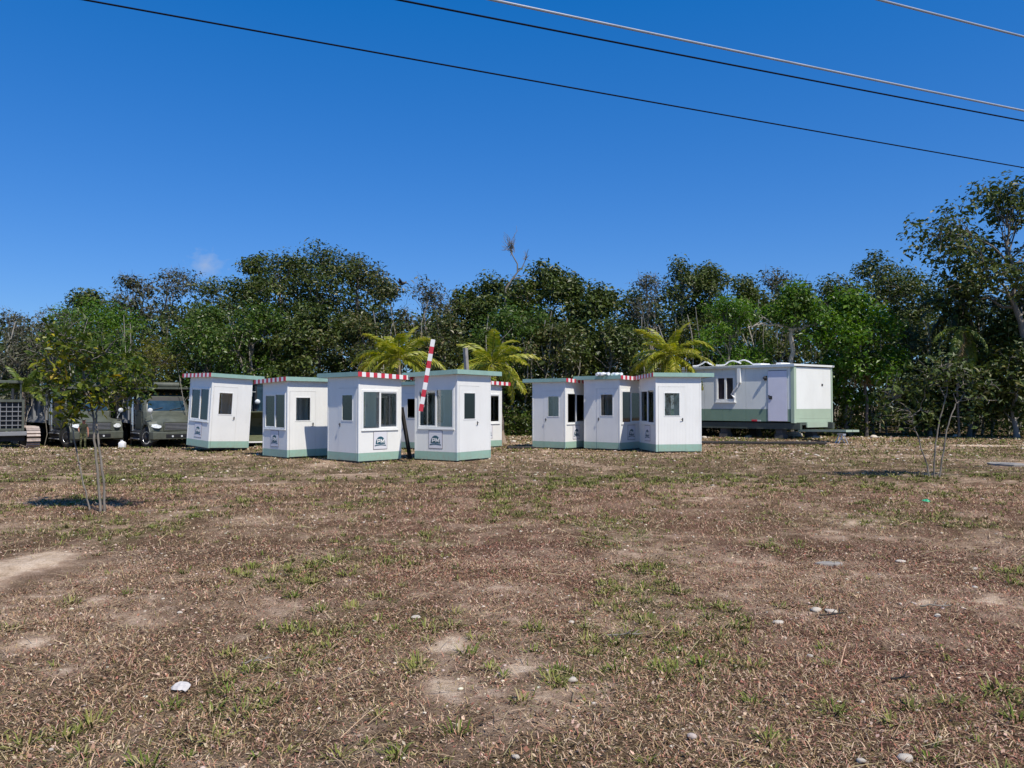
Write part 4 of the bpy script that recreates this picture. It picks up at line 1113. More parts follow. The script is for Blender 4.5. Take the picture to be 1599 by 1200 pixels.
# ------------------------------------------------------------------ guard booths
S, HW = 1.53, 0.765
ZW = 2.46                                    # wall top
GB = 0.28                                    # height of the green band
def wall_strips(mb, u0, u1, z0, z1, hole, put):
    """wall sheet u0..u1, z0..z1 with one rectangular hole"""
    if hole is None:
        put(mb, u0, u1, z0, z1); return
    a, b, c, d = hole
    put(mb, u0, a, z0, z1); put(mb, b, u1, z0, z1); put(mb, a, b, z0, c); put(mb, a, b, d, z1)
def make_booth(kind, striped=True):
    """kind A: window on the left of the near corner, door on the right; kind B mirrored. Door faces local -Y."""
    m = 1 if kind == 'A' else -1
    fx = (lambda v: v) if m == 1 else (lambda v: (-v[0], v[1], v[2]))
    root = empty('guard_booth')
    T = 0.04
    # four faces: front (-Y, door), window (-X), back (+Y), far (+X)
    def on_front(mb, u0, u1, z0, z1, o=0.0, t=T, mi=0): mb.box(u0, u1, -HW - o, -HW - o + t, z0, z1, mi)
    def on_win(mb, u0, u1, z0, z1, o=0.0, t=T, mi=0): mb.box(-HW - o, -HW - o + t, u0, u1, z0, z1, mi)
    def on_back(mb, u0, u1, z0, z1, o=0.0, t=T, mi=0): mb.box(u0, u1, HW + o - t, HW + o, z0, z1, mi)
    def on_far(mb, u0, u1, z0, z1, o=0.0, t=T, mi=0): mb.box(HW + o - t, HW + o, u0, u1, z0, z1, mi)
    E = HW - T - 0.002
    WIN = (-0.64, 0.62, 0.95, 2.06)
    DOOR = (-0.69, 0.22, 0.06, 2.14)
    def side(put, lim, hole, name='wall'):
        mb = MB(fx); wall_strips(mb, -lim, lim, GB, ZW, hole, put); mb.build(name, M['white_panel'], root)
        mb = MB(fx); put(mb, -lim, lim, 0.05, GB - 0.001); return mb
    # front wall with door opening
    mb = MB(fx)
    on_front(mb, -E, DOOR[0], GB, ZW); on_front(mb, DOOR[1], E, GB, ZW); on_front(mb, DOOR[0], DOOR[1], DOOR[3], ZW)
    mb.build('wall', M['white_panel'], root)
    for (ba, bb) in ((-E, DOOR[0]), (DOOR[1], E)):
        mb = MB(fx); on_front(mb, ba, bb, 0.05, GB - 0.001); mb.build('base_band', M['green_panel'], root)
    side(on_win, E, WIN).build('base_band', M['green_panel'], root)
    side(on_back, E, (-0.5, 0.5, 1.0, 1.95)).build('base_band', M['green_panel'], root)
    side(on_far, E, WIN).build('base_band', M['green_panel'], root)
    # corner posts
    for cx in (-1, 1):
        for cy in (-1, 1):
            mb = MB(fx); x0, x1 = sorted((cx * (HW + 0.006), cx * (HW - T))); y0, y1 = sorted((cy * (HW + 0.006), cy * (HW - T)))
            mb.box(x0, x1, y0, y1, GB, ZW)
            mb.box(x0, x1, y0, y1, 0.05, GB - 0.001, 1)
            mb.build('corner_post', [M['white_trim'], M['green_trim']], root)
    mb = MB(fx); mb.box(-HW + 0.03, HW - 0.03, -HW + 0.03, HW - 0.03, 0.0, 0.048); mb.build('skid_base', M['dark_metal'], root)
    mb = MB(fx); mb.box(-HW + T + .002, HW - T - .002, -HW + T + .002, HW - T - .002, 0.05, 0.075); mb.build('floor_plate', M['floor_sheet'], root)
    mb = MB(fx); mb.box(-HW + T + .002, HW - T - .002, -HW + T + .002, HW - T - .002, ZW - 0.03, ZW - 0.002); mb.build('ceiling_panel', M['white_trim'], root)
    # door
    mb = MB(fx)
    DW = (-0.50, 0.05, 1.18, 1.96)
    g = 0.008
    wall_strips(mb, DOOR[0] + g, DOOR[1] - g, GB, DOOR[3] - g, DW, lambda b, a0, a1, c0, c1: b.box(a0, a1, -HW - 0.006, -HW + 0.03, c0, c1))
    door = mb.build('door', M['white_panel'], root)
    mb = MB(fx); mb.box(DOOR[0] + g, DOOR[1] - g, -HW - 0.006, -HW + 0.03, DOOR[2], GB - 0.001); mb.build('kick_panel', M['green_panel'], door)
    mb = MB(fx); fw = 0.028
    for (a, b, c, d) in ((DW[0], DW[0] + fw, DW[2], DW[3]), (DW[1] - fw, DW[1], DW[2], DW[3]), (DW[0] + fw, DW[1] - fw, DW[2], DW[2] + fw), (DW[0] + fw, DW[1] - fw, DW[3] - fw, DW[3])):
        mb.box(a, b, -HW - 0.014, -HW + 0.02, c, d)
    mb.build('door_window_frame', M['white_trim'], door)
    mb = MB(fx); mb.box(DW[0] + fw, DW[1] - fw, -HW - 0.001, -HW + 0.003, DW[2] + fw, DW[3] - fw); mb.build('pane', M['glass'], door)
    mb = MB(fx); hx = DOOR[1] - 0.09
    mb.box(hx - 0.018, hx + 0.018, -HW - 0.014, -HW - 0.007, 1.02, 1.13); mb.tube([(hx, -HW - 0.014, 1.09), (hx, -HW - 0.05, 1.09), (hx - 0.07, -HW - 0.055, 1.085)], 0.010, 6)
    mb.build('handle', M['dark_metal'], door)
    # dark shadow gap round the door: a real frame set back
    mb = MB(fx)
    for (a, b, c, d) in ((DOOR[0] - 0.02, DOOR[0] + g - 0.001, 0.06, DOOR[3]), (DOOR[1] - g + 0.001, DOOR[1] + 0.02, 0.06, DOOR[3]), (DOOR[0], DOOR[1], DOOR[3] - g + 0.001, DOOR[3] + 0.02)):
        mb.box(a, b, -HW + 0.031, -HW + 0.05, c, d)
    mb.build('door_jamb', M['alu'], root)
    # windows
    def window(on, hole, two=True, mullion=0.0):
        a, b, c, d = hole; fw = 0.035
        mb = MB(fx)
        on(mb, a - 0.02, a + fw, c - 0.02, d + 0.02, 0.016, 0.06); on(mb, b - fw, b + 0.02, c - 0.02, d + 0.02, 0.016, 0.06)
        on(mb, a + fw, b - fw, c - 0.02, c + fw, 0.016, 0.06); on(mb, a + fw, b - fw, d - fw, d + 0.02, 0.016, 0.06)
        w = mb.build('window', M['white_trim'], root)
        if two:
            mid = (a + b) / 2 + mullion
            mb = MB(fx); on(mb, mid - 0.028, mid + 0.028, c + fw, d - fw, 0.010, 0.03); on(mb, mid + .028, b - fw, c + fw, c + fw + 0.03, 0.004, 0.02); on(mb, mid + .028, b - fw, d - fw - .03, d - fw, 0.004, 0.02)
            mb.build('sash', M['white_trim'], w)
            mb = MB(fx); on(mb, a + fw, mid - 0.028, c + fw, d - fw, -0.016, 0.004); mb.build('pane', M['glass'], w)
            mb = MB(fx); on(mb, mid + 0.028, b - fw, c + fw + .03, d - fw - .03, -0.004, 0.004); mb.build('pane', M['glass'], w)
        else:
            mb = MB(fx); on(mb, a + fw, b - fw, c + fw, d - fw, -0.012, 0.004); mb.build('pane', M['glass'], w)
        mb = MB(fx); on(mb, a - 0.03, b + 0.03, c - 0.045, c - 0.021, 0.03, 0.05); mb.build('sill', M['white_trim'], w)
        return w
    window(on_win, WIN); window(on_far, WIN); window(on_back, (-0.5, 0.5, 1.0, 1.95), True)
    # sign with emblem under the window
    mb = MB(fx); on_win(mb, -0.25, 0.25, 0.36, 0.88, 0.007, 0.006); sign = mb.build('sign', M['sign_edge'], root)
    mb = MB(fx); on_win(mb, -0.237, 0.237, 0.373, 0.867, 0.010, 0.003); mb.build('sign_face', M['sign_board'], sign)
    O = -HW - 0.0125
    def flat(poly, name, mat, dz=0.0):
        mbf = MB(fx)
        mbf.prism([(u, z) for (u, z) in poly], 'x', O - 0.0015 - dz, O + 0.0015 - dz)
        return mbf.build(name, mat, sign)
    uu = -1   # seen from outside the local -X face, +u (Y) runs to the left
    dome = [(-0.168 * uu, 0.515)] + [(0.168 * uu * math.cos(math.pi - t), 0.535 + 0.2 * math.sin(t)) for t in np.linspace(0.1, math.pi - 0.1, 15)] + [(0.168 * uu, 0.515)]
    flat(dome, 'logo', M['logo_teal'])
    arc = [(0.2 * uu * s, 0.488 - 0.018 * (1 - abs(s)) * -1 - 0.0) for s in np.linspace(-1, 1, 9)] + [(0.2 * uu * s, 0.455 + 0.022 * (1 - s * s)) for s in np.linspace(1, -1, 9)]
    flat(arc, 'logo_band', M['logo_teal'])
    # letters P and M (built so that they read correctly on either kind of booth)
    flip = (-1 if m == 1 else 1)           # direction of reading along local Y seen from outside
    def rect(u0, u1, z0, z1): return [(u0, z0), (u1, z0), (u1, z1), (u0, z1)]
    def letters():
        mbf = MB(fx); zb = 0.545; h = 0.115
        def blk(poly): mbf.prism([(flip * u, z + zb) for u, z in poly], 'x', O - 0.0045, O - 0.002)
        blk(rect(-0.115, -0.088, 0, h)); blk(rect(-0.088, -0.035, h - 0.024, h)); blk(rect(-0.088, -0.035, 0.036, 0.06)); blk(rect(-0.035, -0.010, 0.036, h))
        blk(rect(0.010, 0.036, 0, h)); blk(rect(0.112, 0.138, 0, h)); blk([(0.036, h), (0.036, h - 0.05), (0.074, 0.005), (0.074, 0.055)]); blk([(0.112, h), (0.074, 0.055), (0.074, 0.005), (0.112, h - 0.05)])
        return mbf.build('letters', M['white_paint'], sign)
    letters()
    # roof: slab with overhang, low on the side away from the door, striped fascia over the window
    OVW, OVD, OVF, OVB = 0.14, 0.12, 0.40, 0.36; rt = 0.11
    z_at = lambda y: ZW + 0.012 - 0.030 * (y + HW)
    def slab(mb, x0, x1, y0, y1, za, zb, mi=0):
        mb.hexa([(x0, y0, z_at(y0) + za), (x1, y0, z_at(y0) + za), (x1, y1, z_at(y1) + za), (x0, y1, z_at(y1) + za),
                 (x0, y0, z_at(y0) + zb), (x1, y0, z_at(y0) + zb), (x1, y1, z_at(y1) + zb), (x0, y1, z_at(y1) + zb)], mi)
    xa, xb, a, b = -HW - OVW, HW + OVF, -HW - OVD, HW + OVB
    mb = MB(fx); slab(mb, xa + .012, xb - .012, a + .012, b - .012, 0.0, rt - 0.01); roof = mb.build('roof', M['soffit'], root)
    mb = MB(fx); slab(mb, xa + .0121, xb - .0121, a + .0121, b - .0121, rt - 0.009, rt + 0.004); mb.build('roof_sheet', M['green_trim'], roof)
    mb = MB(fx); slab(mb, xa + .012, xb, a, a + .011, -0.015, rt); slab(mb, xb - .011, xb, a + .0115, b - .0115, -0.015, rt); slab(mb, xa + .012, xb, b - .011, b, -0.015, rt)
    mb.build('fascia', M['green_trim'], roof)
    mb = MB(fx)
    if striped:
        ns = 15
        for i in range(ns):
            y0 = a + (b - a) * i / ns; y1 = a + (b - a) * (i + 1) / ns
            slab(mb, xa, xa + .0115, y0, y1, -0.02, rt + 0.003, i % 2)
        mb.build('striped_fascia', [M['red_paint'], M['white_paint']], roof)
    else:
        slab(mb, xa, xa + .0115, a, b, -0.015, rt); mb.build('window_fascia', M['green_trim'], roof)
    return root
BOOTH_PROTO = {}
def place_booth(kind, striped, px, base_y, beta, size, Hpx, label, roll=0.0, lift=0.0, yaw=0.0, first={}):
    Yd = F * EYE / (base_y - 632); cx = (px - 799.5) / F * Yd
    key = (kind, striped)
    if key not in BOOTH_PROTO:
        BOOTH_PROTO[key] = make_booth(kind, striped); o = BOOTH_PROTO[key]
    else:
        o = copy_tree(BOOTH_PROTO[key])
    th = R(90 - beta) if kind == 'A' else R(-beta)
    s = size / S
    cl = Vector((-HW * s, -HW * s, 0)) if kind == 'A' else Vector((HW * s, -HW * s, 0))
    off = Matrix.Rotation(th, 3, 'Z') @ cl
    o.location = (cx - off.x, Yd - off.y, float(drop(cx, Yd)) + lift)
    o.rotation_euler = (0, roll, th)
    if roll:
        o.rotation_mode = 'XYZ'
        o.rotation_euler = (Matrix.Rotation(roll, 3, 'Y') @ Matrix.Rotation(th, 3, 'Z')).to_euler()
    o.scale = (s, s, Hpx / 2.6)
    setp(o, label, 'guard booth', 'white guard booths parked on the field')
    return o
place_booth('A', True, 325.5, 706.5, 40.4, 1.53, 2.66, 'leaning guard booth at the far left beside the dump trucks', roll=R(3.2), lift=0.10)
place_booth('A', True, 449, 717, 44.2, 1.50, 2.50, 'guard booth with left-facing sign between the leaning booth and the leaning black beam')
place_booth('B', True, 560, 723.5, 43.0, 1.52, 2.58, 'guard booth with bright sunlit PM sign under the red striped roof edge')
place_booth('A', False, 714, 722.5, 34.7, 1.60, 2.66, 'guard booth with plain green roof edge behind the red and white barrier pole')
place_booth('B', True, 658, 703, 42.0, 1.50, 2.50, 'guard booth half hidden in the gap between the black beam and barrier pole')
place_booth('B', True, 740, 701, 43.0, 1.50, 2.58, 'guard booth mostly hidden behind the plain-roofed booth, one bright window showing')
place_booth('B', True, 882.5, 702.5, 38.0, 1.48, 2.62, 'leftmost guard booth of the right-hand group')
place_booth('B', True, 967.6, 704.5, 40.6, 1.54, 2.70, 'middle guard booth of the right-hand group, crossed by a diagonal shadow')
place_booth('A', True, 1024, 708, 80.0, 1.63, 2.74, 'rightmost guard booth with a wide sunlit door, in front of the trailer')

# ------------------------------------------------------------------ things among the booths
def stick(name, pts, r, mat, label, cat, square=True, group=None):
    p0 = Vector(pts[0])
    root = MB().tube([Vector(p) - p0 for p in pts], r, 4 if square else 8).build(name, mat, None, bevel=0.0)
    root.location = p0
    return setp(root, label, cat, group)
# barrier arm: red and white sections leaning on the roof edge of the plain-roofed booth
def barrier():
    a = P(657, 642, 21.3); b = P(676.5, 530, 21.3)
    a = Vector(a); b = Vector(b)
    root = empty('barrier_pole', a)
    setp(root, 'red and white striped barrier pole sticking up above the roofs', 'barrier pole')
    d = (b - a) / 11
    s = d.normalized(); w = Vector((1, 0, 0)); w = (w - s * w.dot(s)).normalized(); t = s.cross(w)
    for i in range(10):
        p, q = d * (i * 1.1), d * (i * 1.1 + 1.1)
        h = 0.058; g = 0.03
        mb = MB(); mb.hexa([p - w * h - t * g, p + w * h - t * g, p + w * h + t * g, p - w * h + t * g, q - w * h - t * g, q + w * h - t * g, q + w * h + t * g, q - w * h + t * g])
        mb.build('arm_section', M['red_paint'] if i % 2 == 0 else M['white_paint'], root)
    # bracket that clips it to the booth wall behind, and its hook on the roof edge
    mb = MB()
    c = d * 0.8
    mb.box(c.x - 0.03, c.x + 0.03, c.y + 0.033, c.y + 0.42, c.z - 0.03, c.z + 0.03)
    mb.build('bracket', M['alu'], root)
barrier()
stick('wooden_beam', [P(641, 719, 23.2), P(627, 636, 23.2)], 0.062, M['dark_wood'], 'black wooden beam leaning in the gap between two booths', 'beam')
stick('wooden_post', [P(736.5, 706, 26.5) * 1.0, P(726.5, 543, 26.5)], 0.085, M['grey_wood'], 'grey weathered post rising behind the plain-roofed booth', 'post')
def log(name, pa, pb, r, label):
    a = Vector((*pa, 0)); b = Vector((*pb, 0))
    a.z = float(gz(a.x, a.y)) + r * 0.7; b.z = float(gz(b.x, b.y)) + r * 0.7
    rng = np.random.default_rng(int(abs(a.x) * 10))
    p = wig(rng, (0, 0, 0), tuple(b - a), 8, 0.012); p[:, 2] = np.linspace(0, b.z - a.z, 8)
    V, Q = tubes_mesh([(p, r * (0.8 + 0.4 * rng.random(8)))], 7)
    o = link(name, np_mesh(name, V, Q, 4, smooth=True), M['dark_wood']); o.location = a
    return setp(o, label, 'log')
log('fallen_log', G(1096, 693.5), G(1290, 694.5), 0.075, 'long dark log lying on the grass before the trailer')
log('fallen_log', G(792, 701.5), G(833, 701.0), 0.06, 'short dark log lying between the two booth groups')

# white rolls on a booth roof and hoses on the trailer roof
def roll_thing(name, pts, r, label, cat):
    p0 = Vector(pts[0])
    rel = [Vector(p) - p0 for p in pts]
    # smooth the path
    sm = []
    for i in range(len(rel) - 1):
        a0 = rel[max(i - 1, 0)]; a1 = rel[i]; a2 = rel[i + 1]; a3 = rel[min(i + 2, len(rel) - 1)]
        for k in range(5):
            t = k / 5
            sm.append(0.5 * ((2 * a1) + (a2 - a0) * t + (2 * a0 - 5 * a1 + 4 * a2 - a3) * t * t + (3 * a1 - a0 - 3 * a2 + a3) * t ** 3))
    sm.append(rel[-1])
    o = MB().tube(sm, r, 8).build(name, M['plastic_white'], None, smooth=True)
    o.location = p0
    return setp(o, label, cat)

# ------------------------------------------------------------------ office trailer
def trailer():
    C0 = Vector((13.2, 36.0, 0)); zf = 0.78; zt = 3.46
    bl, br = R(40), R(56)
    e1 = Vector((-math.cos(bl), math.sin(bl), 0)); e2 = Vector((math.sin(br), math.cos(br), 0))
    root = empty('office_trailer', C0)
    setp(root, 'white and green office trailer raised on blocks at the right', 'trailer')
    fn = lambda v: (e1 * v[0] + e2 * v[1] + Vector((0, 0, v[2])))     # local u along the long side, v along the end wall (v<0 is outward)
    LEN, WID = 7.6, 3.0
    # find u of a photo column on the long side
    def U(px):
        k = (px - 799.5) / F
        return (k * C0.y - C0.x) / (e1.x - k * e1.y)
    zb = 1.43
    seams = [0.12, U(1232.5), U(1228), U(1199.5), U(1164.5), U(1128.5), U(1100), LEN]
    uw0, uw1 = U(1147), U(1119.5); wz0, wz1 = 1.86, 3.02
    ud0, ud1 = U(1229), U(1200)
    def panel(u0, u1, z0, z1, mat, name='wall_panel', v0=0.0, v1=0.05, parent=root):
        mb = MB(fn); mb.box(u0 + 0.006, u1 - 0.006, v0, v1, z0, z1); return mb.build(name, mat, parent)
    spans = [(0.14, ud0 - 0.03), (ud1 + 0.03, U(1164.5)), (U(1164.5), U(1128.5)), (U(1128.5), U(1100)), (U(1100), LEN)]
    for (a, b) in spans:
        if b - a < 0.03: continue
        # cut the window out
        lo, hi = max(a, uw0), min(b, uw1)
        mb = MB(fn); g = 0.006
        if hi > lo:
            if lo > a: mb.box(a + g, lo, 0, 0.05, zb, zt)
            if hi < b: mb.box(hi, b - g, 0, 0.05, zb, zt)
            mb.box(max(lo, a + g), min(hi, b - g), 0, 0.05, zb, wz0); mb.box(max(lo, a + g), min(hi, b - g), 0, 0.05, wz1, zt)
        else:
            mb.box(a + g, b - g, 0, 0.05, zb, zt)
        mb.build('wall_panel', M['trailer_side'], root)
        panel(a, b, zf + 0.06, zb - 0.003, M['trailer_green_shaded'], 'lower_panel')
    panel(ud0 - 0.03, ud1 + 0.03, 3.28, zt, M['trailer_side'])
    # inner dark backing so that seams read as grooves
    mb = MB(fn); mb.box(0.14, LEN, 0.06, 0.10, zf + 0.06, wz0 - 0.1); mb.box(0.14, uw0 - .1, 0.06, 0.10, wz0 - 0.1, zt); mb.box(uw1 + .1, LEN, 0.06, 0.10, wz0 - 0.1, zt); mb.build('inner_skin', M['dark_metal'], root)
    # door
    mb = MB(fn); mb.box(ud0 + 0.0, ud1 - 0.0, -0.03, 0.04, zf + 0.08, 3.25); door = mb.build('door', M['door_lilac'], root)
    mb = MB(fn); mb.box(ud0 - 0.035, ud0 - 0.005, -0.022, 0.045, zf + .08, 3.275); mb.box(ud1 + 0.005, ud1 + 0.035, -0.022, 0.045, zf + .08, 3.275); mb.build('door_frame', M['alu'], root)
    mb = MB(fn); mb.box(ud1 - 0.20, ud1 - 0.06, -0.06, -0.031, 1.9, 2.06); mb.tube([(ud1 - .1, -.06, 1.98), (ud1 - .1, -.12, 1.98), (ud1 - .1, -.12, 2.1)], 0.03, 6); mb.build('handle', M['dark_metal'], door)
    # window
    fw = 0.06
    mb = MB(fn); mb.box(uw0 - .04, uw0 + fw, -0.03, 0.05, wz0 - .06, wz1 + .06); mb.box(uw1 - fw, uw1 + .04, -0.03, 0.05, wz0 - .06, wz1 + .06); mb.box(uw0 + fw, uw1 - fw, -0.03, 0.05, wz0 - .06, wz0 + fw); mb.box(uw0 + fw, uw1 - fw, -0.03, 0.05, wz1 - fw, wz1 + .06)
    um = (uw0 + uw1) / 2
    mb.box(um - 0.05, um + 0.05, -0.02, 0.05, wz0 + fw, wz1 - fw)
    w = mb.build('window', M['white_trim'], root)
    for (a, b) in ((uw0 + fw, um - .05), (um + .05, uw1 - fw)):
        mb = MB(fn); mb.box(a, b, 0.02, 0.03, wz0 + fw, wz1 - fw); mb.build('pane', M['dark_glass'], w)
    mb = MB(fn); mb.box(uw0 - 0.08, uw1 + .08, -0.06, -0.002, wz0 - .13, wz0 - .062); mb.build('sill', M['white_trim'], w)
    mb = MB(fn); mb.box(U(1146), U(1125), -0.012, -0.002, 3.10, 3.26); mb.build('name_plate', M['white_trim'], root)
    # end wall
    panel(0.0, 0.0, 0, 0, M['trailer_white']) if False else None
    def endp(v0, v1, z0, z1, mat, name, o=0.0, t=0.05):
        mb = MB(fn); mb.box(o, o + t, v0, v1, z0, z1); return mb.build(name, mat, root)
    endp(0.16, WID - 0.1, zb + .01, zt - 0.04, M['trailer_white'], 'end_panel')
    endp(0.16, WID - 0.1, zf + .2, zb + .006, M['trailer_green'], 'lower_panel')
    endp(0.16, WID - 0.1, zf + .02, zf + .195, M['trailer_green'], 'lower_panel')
    endp(2.15, 2.25, 2.55, 2.65, M['dark_metal'], 'vent', -0.02, 0.015)
    for (u0, u1, v0, v1) in ((-0.03, 0.13, -0.02, 0.15), (-0.03, 0.06, WID - 0.095, WID), (LEN - .1, LEN, -.02, .06)):
        mb = MB(fn); mb.box(u0, u1, v0, v1, zf, zt); mb.build('corner_post', M['trailer_green'], root)
    # other walls and roof
    mb = MB(fn); mb.box(0.065, LEN, WID - .06, WID - .01, zf, zt); mb.box(LEN - .06, LEN - .01, .065, WID - .065, zf, zt); mb.build('rear_wall', M['trailer_white'], root)
    mb = MB(fn); mb.box(-0.08, LEN + .08, -0.09, WID + .08, zt + .003, zt + .10); roof = mb.build('roof', M['trailer_white'], root, bevel=0.012)
    mb = MB(fn); mb.box(-0.09, LEN, -0.115, -0.092, zt - .035, zt + .085); mb.build('gutter', M['alu'], roof)
    # chassis
    mb = MB(fn); mb.box(-0.25, LEN, 0.05, 0.2, zf - .30, zf - .003); mb.box(-0.25, LEN, WID - .4, WID - .25, zf - .30, zf - .003); mb.box(-.05, LEN, 0.2, WID - .4, zf - 0.1, zf - .003)
    mb.build('chassis_beam', M['chassis_green'], root)
    mb = MB(fn); mb.box(-0.10, -0.04, 0.85, WID - 0.55, zf - .22, zf + .02); mb.build('skirt_plate', M['trailer_green'], root)
    for k, u in enumerate((0.6, 3.4, 6.4)):
        mb = MB(fn); mb.box(u, u + .4, .1, .5, 0.0, .24); mb.box(u + .05, u + .35, .12, .48, .243, zf - .31); mb.box(u, u + .4, WID - .6, WID - .2, 0.0, .24); mb.box(u + .05, u + .35, WID - .58, WID - .22, .243, zf - .31)
        mb.build('support_block', M['block_dark'], root)
    # lamp beside the door, downpipe with hose, tail light
    u = U(1199); mb = MB(fn); mb.box(u + .02, u + .14, -0.05, -.002, 2.80, 3.02); mb.ball((u + .08, -.10, 2.92), 0.08); mb.build('lamp', M['dark_metal'], root)
    u = U(1156); mb = MB(fn); mb.box(u - .08, u + .08, -0.13, -.02, 2.72, zt - .04); mb.build('downpipe', M['white_trim'], root)
    mb = MB(fn); mb.tube([(u + .02, -.1, 2.72), (u + .1, -.1, 2.5), (u + .3, -.09, 2.3), (u + .42, -.06, 2.15), (U(1147.5), -.045, 2.0), (U(1147.5), -.045, 1.75)], 0.035, 7); mb.build('drain_hose', M['plastic_white'], root)
    mb = MB(fn); mb.box(U(1182), U(1174), -0.03, -.003, zf + .06, zf + .14); mb.build('reflector', M['red_paint'], root)
    mb = MB(fn); mb.box(U(1187.5), U(1182.5), -0.03, -.003, zf + .06, zf + .12); mb.build('marker_light', M['lamp'], root)
    # boarding platform to the right of the end wall, resting on a trestle
    return fn, C0, U, zt
tf, TC, TU, TZ = trailer()
def on_roof(u, v, z): 
    p = tf((u, v, z)); return TC + Vector(p)
zr = TZ + 0.10
roll_thing('white_hose', [on_roof(TU(1170), .25, zr + .07), on_roof(TU(1163), .3, zr + .2), on_roof(TU(1155), .3, zr + .28), on_roof(TU(1147), .3, zr + .2), on_roof(TU(1152), .25, zr + .12), on_roof(TU(1140), .3, zr + .26), on_roof(TU(1132), .3, zr + .22), on_roof(TU(1126), .25, zr + .07), on_roof(TU(1112), .25, zr + .07)], 0.032, 'looped white hose lying on the trailer roof above the downpipe', 'hose')
roll_thing('white_hose', [on_roof(TU(1108), .3, zr + .07), on_roof(TU(1102), .3, zr + .16), on_roof(TU(1096), .3, zr + .27), on_roof(TU(1090), .3, zr + .17), on_roof(TU(1083), .3, zr + .08), on_roof(TU(1076), .3, zr + .07)], 0.036, 'white hose arched over the hidden left end of the trailer roof', 'hose')
def sheet(label, u0, u1, v, h):
    mb = MB(); p0 = on_roof((u0 + u1) / 2, v, zr)
    q = lambda u, vv, z: on_roof(u, vv, z) - p0
    mb.hexa([q(u0, v, zr + .003), q(u1, v, zr + .003), q(u1, v + .7, zr + .003), q(u0, v + .7, zr + .003), q(u0, v, zr + h), q(u1, v, zr + h), q(u1, v + .7, zr + h), q(u0, v + .7, zr + h)])
    o = mb.build('plastic_sheet', M['plastic_white'], None, bevel=0.015); o.location = p0
    return setp(o, label, 'sheet')
sheet('white sheet lying flat on the trailer roof above the door', TU(1216), TU(1208), .2, .09)
sheet('white sheet lying flat on the trailer roof left of the door', TU(1184), TU(1171), .2, .09)
# platform on a trestle
pa, pb = P(1246, 674, 36.0), P(1321, 674.5, 32.4)
def platform():
    a, b = Vector(pa), Vector(pb); root = empty('platform_plank', a)
    setp(root, 'pale green plank platform running from the trailer to a trestle', 'plank')
    d = (b - a); n = Vector((-d.y, d.x, 0)).normalized()
    for k in range(2):
        o = n * (0.32 * k); w = n * 0.30
        mb = MB(); mb.hexa([o, o + d, o + d + w, o + w, o + Vector((0, 0, .09)), o + d + Vector((0, 0, .09)), o + d + w + Vector((0, 0, .09)), o + w + Vector((0, 0, .09))])
        mb.build('plank', M['trailer_green'], root)
platform()
def trestle():
    c = Vector(P(1317, 676, 32.4)); b = Vector((c.x, c.y + .15, 0)); root = empty('trestle', b)
    setp(root, 'grey metal trestle holding the free end of the green plank', 'trestle')
    h = c.z - 0.03
    MB().box(-.06, .06, -.25, .35, h - .07, h).build('top_bar', M['alu'], root)
    for sx in (-1, 1):
        for y in (-.12, .2):
            MB().tube([(sx * .02, y, h - .06), (sx * .21, y, -0.02)], 0.021, 6).build('leg', M['alu'], root)
trestle()
# rolls on the middle booth roof
b8 = [o for o in COL.objects if o.get('label', '').startswith('middle guard')][0]
bz = b8.scale.z * 2.575
def rolls(label, px0, px1, Yd, z, r):
    pts = [Vector(((px - 799.5) / F * Yd, Yd + 0.15 * math.sin(k * 2.1), z + r * (0.85 + 0.5 * abs(math.sin(k * 1.7))))) for k, px in enumerate(np.linspace(px0, px1, 6))]
    return roll_thing('white_roll', pts, r, label, 'roll')
rolls('crumpled white roll on the roof of the middle right-hand booth, left one', 932, 950, 27.6, bz, 0.06)
rolls('crumpled white roll on the roof of the middle right-hand booth, right one', 956, 970, 27.6, bz, 0.055)

# ------------------------------------------------------------------ trucks
def wheel(root, x, y, r=0.5, w=0.28, steer=0.0):
    c = (0, 0, 0)
    sx = 1 if x > 0 else -1
    prof = [(-w / 2, r * 0.62), (-w / 2, r * 0.9), (-w / 2 + .04, r), (w / 2 - .04, r), (w / 2, r * 0.9), (w / 2, r * 0.62)]
    t = MB().lathe(prof, 'x', c, 22).build('wheel', M['rubber'], root, smooth=True)
    MB().lathe([(sx * (w / 2 - .02), r * 0.61), (sx * (w / 2 + .004), r * 0.6), (sx * (w / 2 + .004), r * 0.5), (sx * (w / 2 - .07), r * 0.42), (sx * (w / 2 - .07), 0.05)], 'x', c, 18).build('rim', M['chrome'], t, smooth=True)
    MB().lathe([(sx * (w / 2 - .07), .12), (sx * (w / 2 + .03), .11), (sx * (w / 2 + .05), .06)], 'x', c, 12).build('hub', M['dark_metal'], t, smooth=True)
    t.location = (x, y, r); t.rotation_euler = (0, 0, steer)
    return t
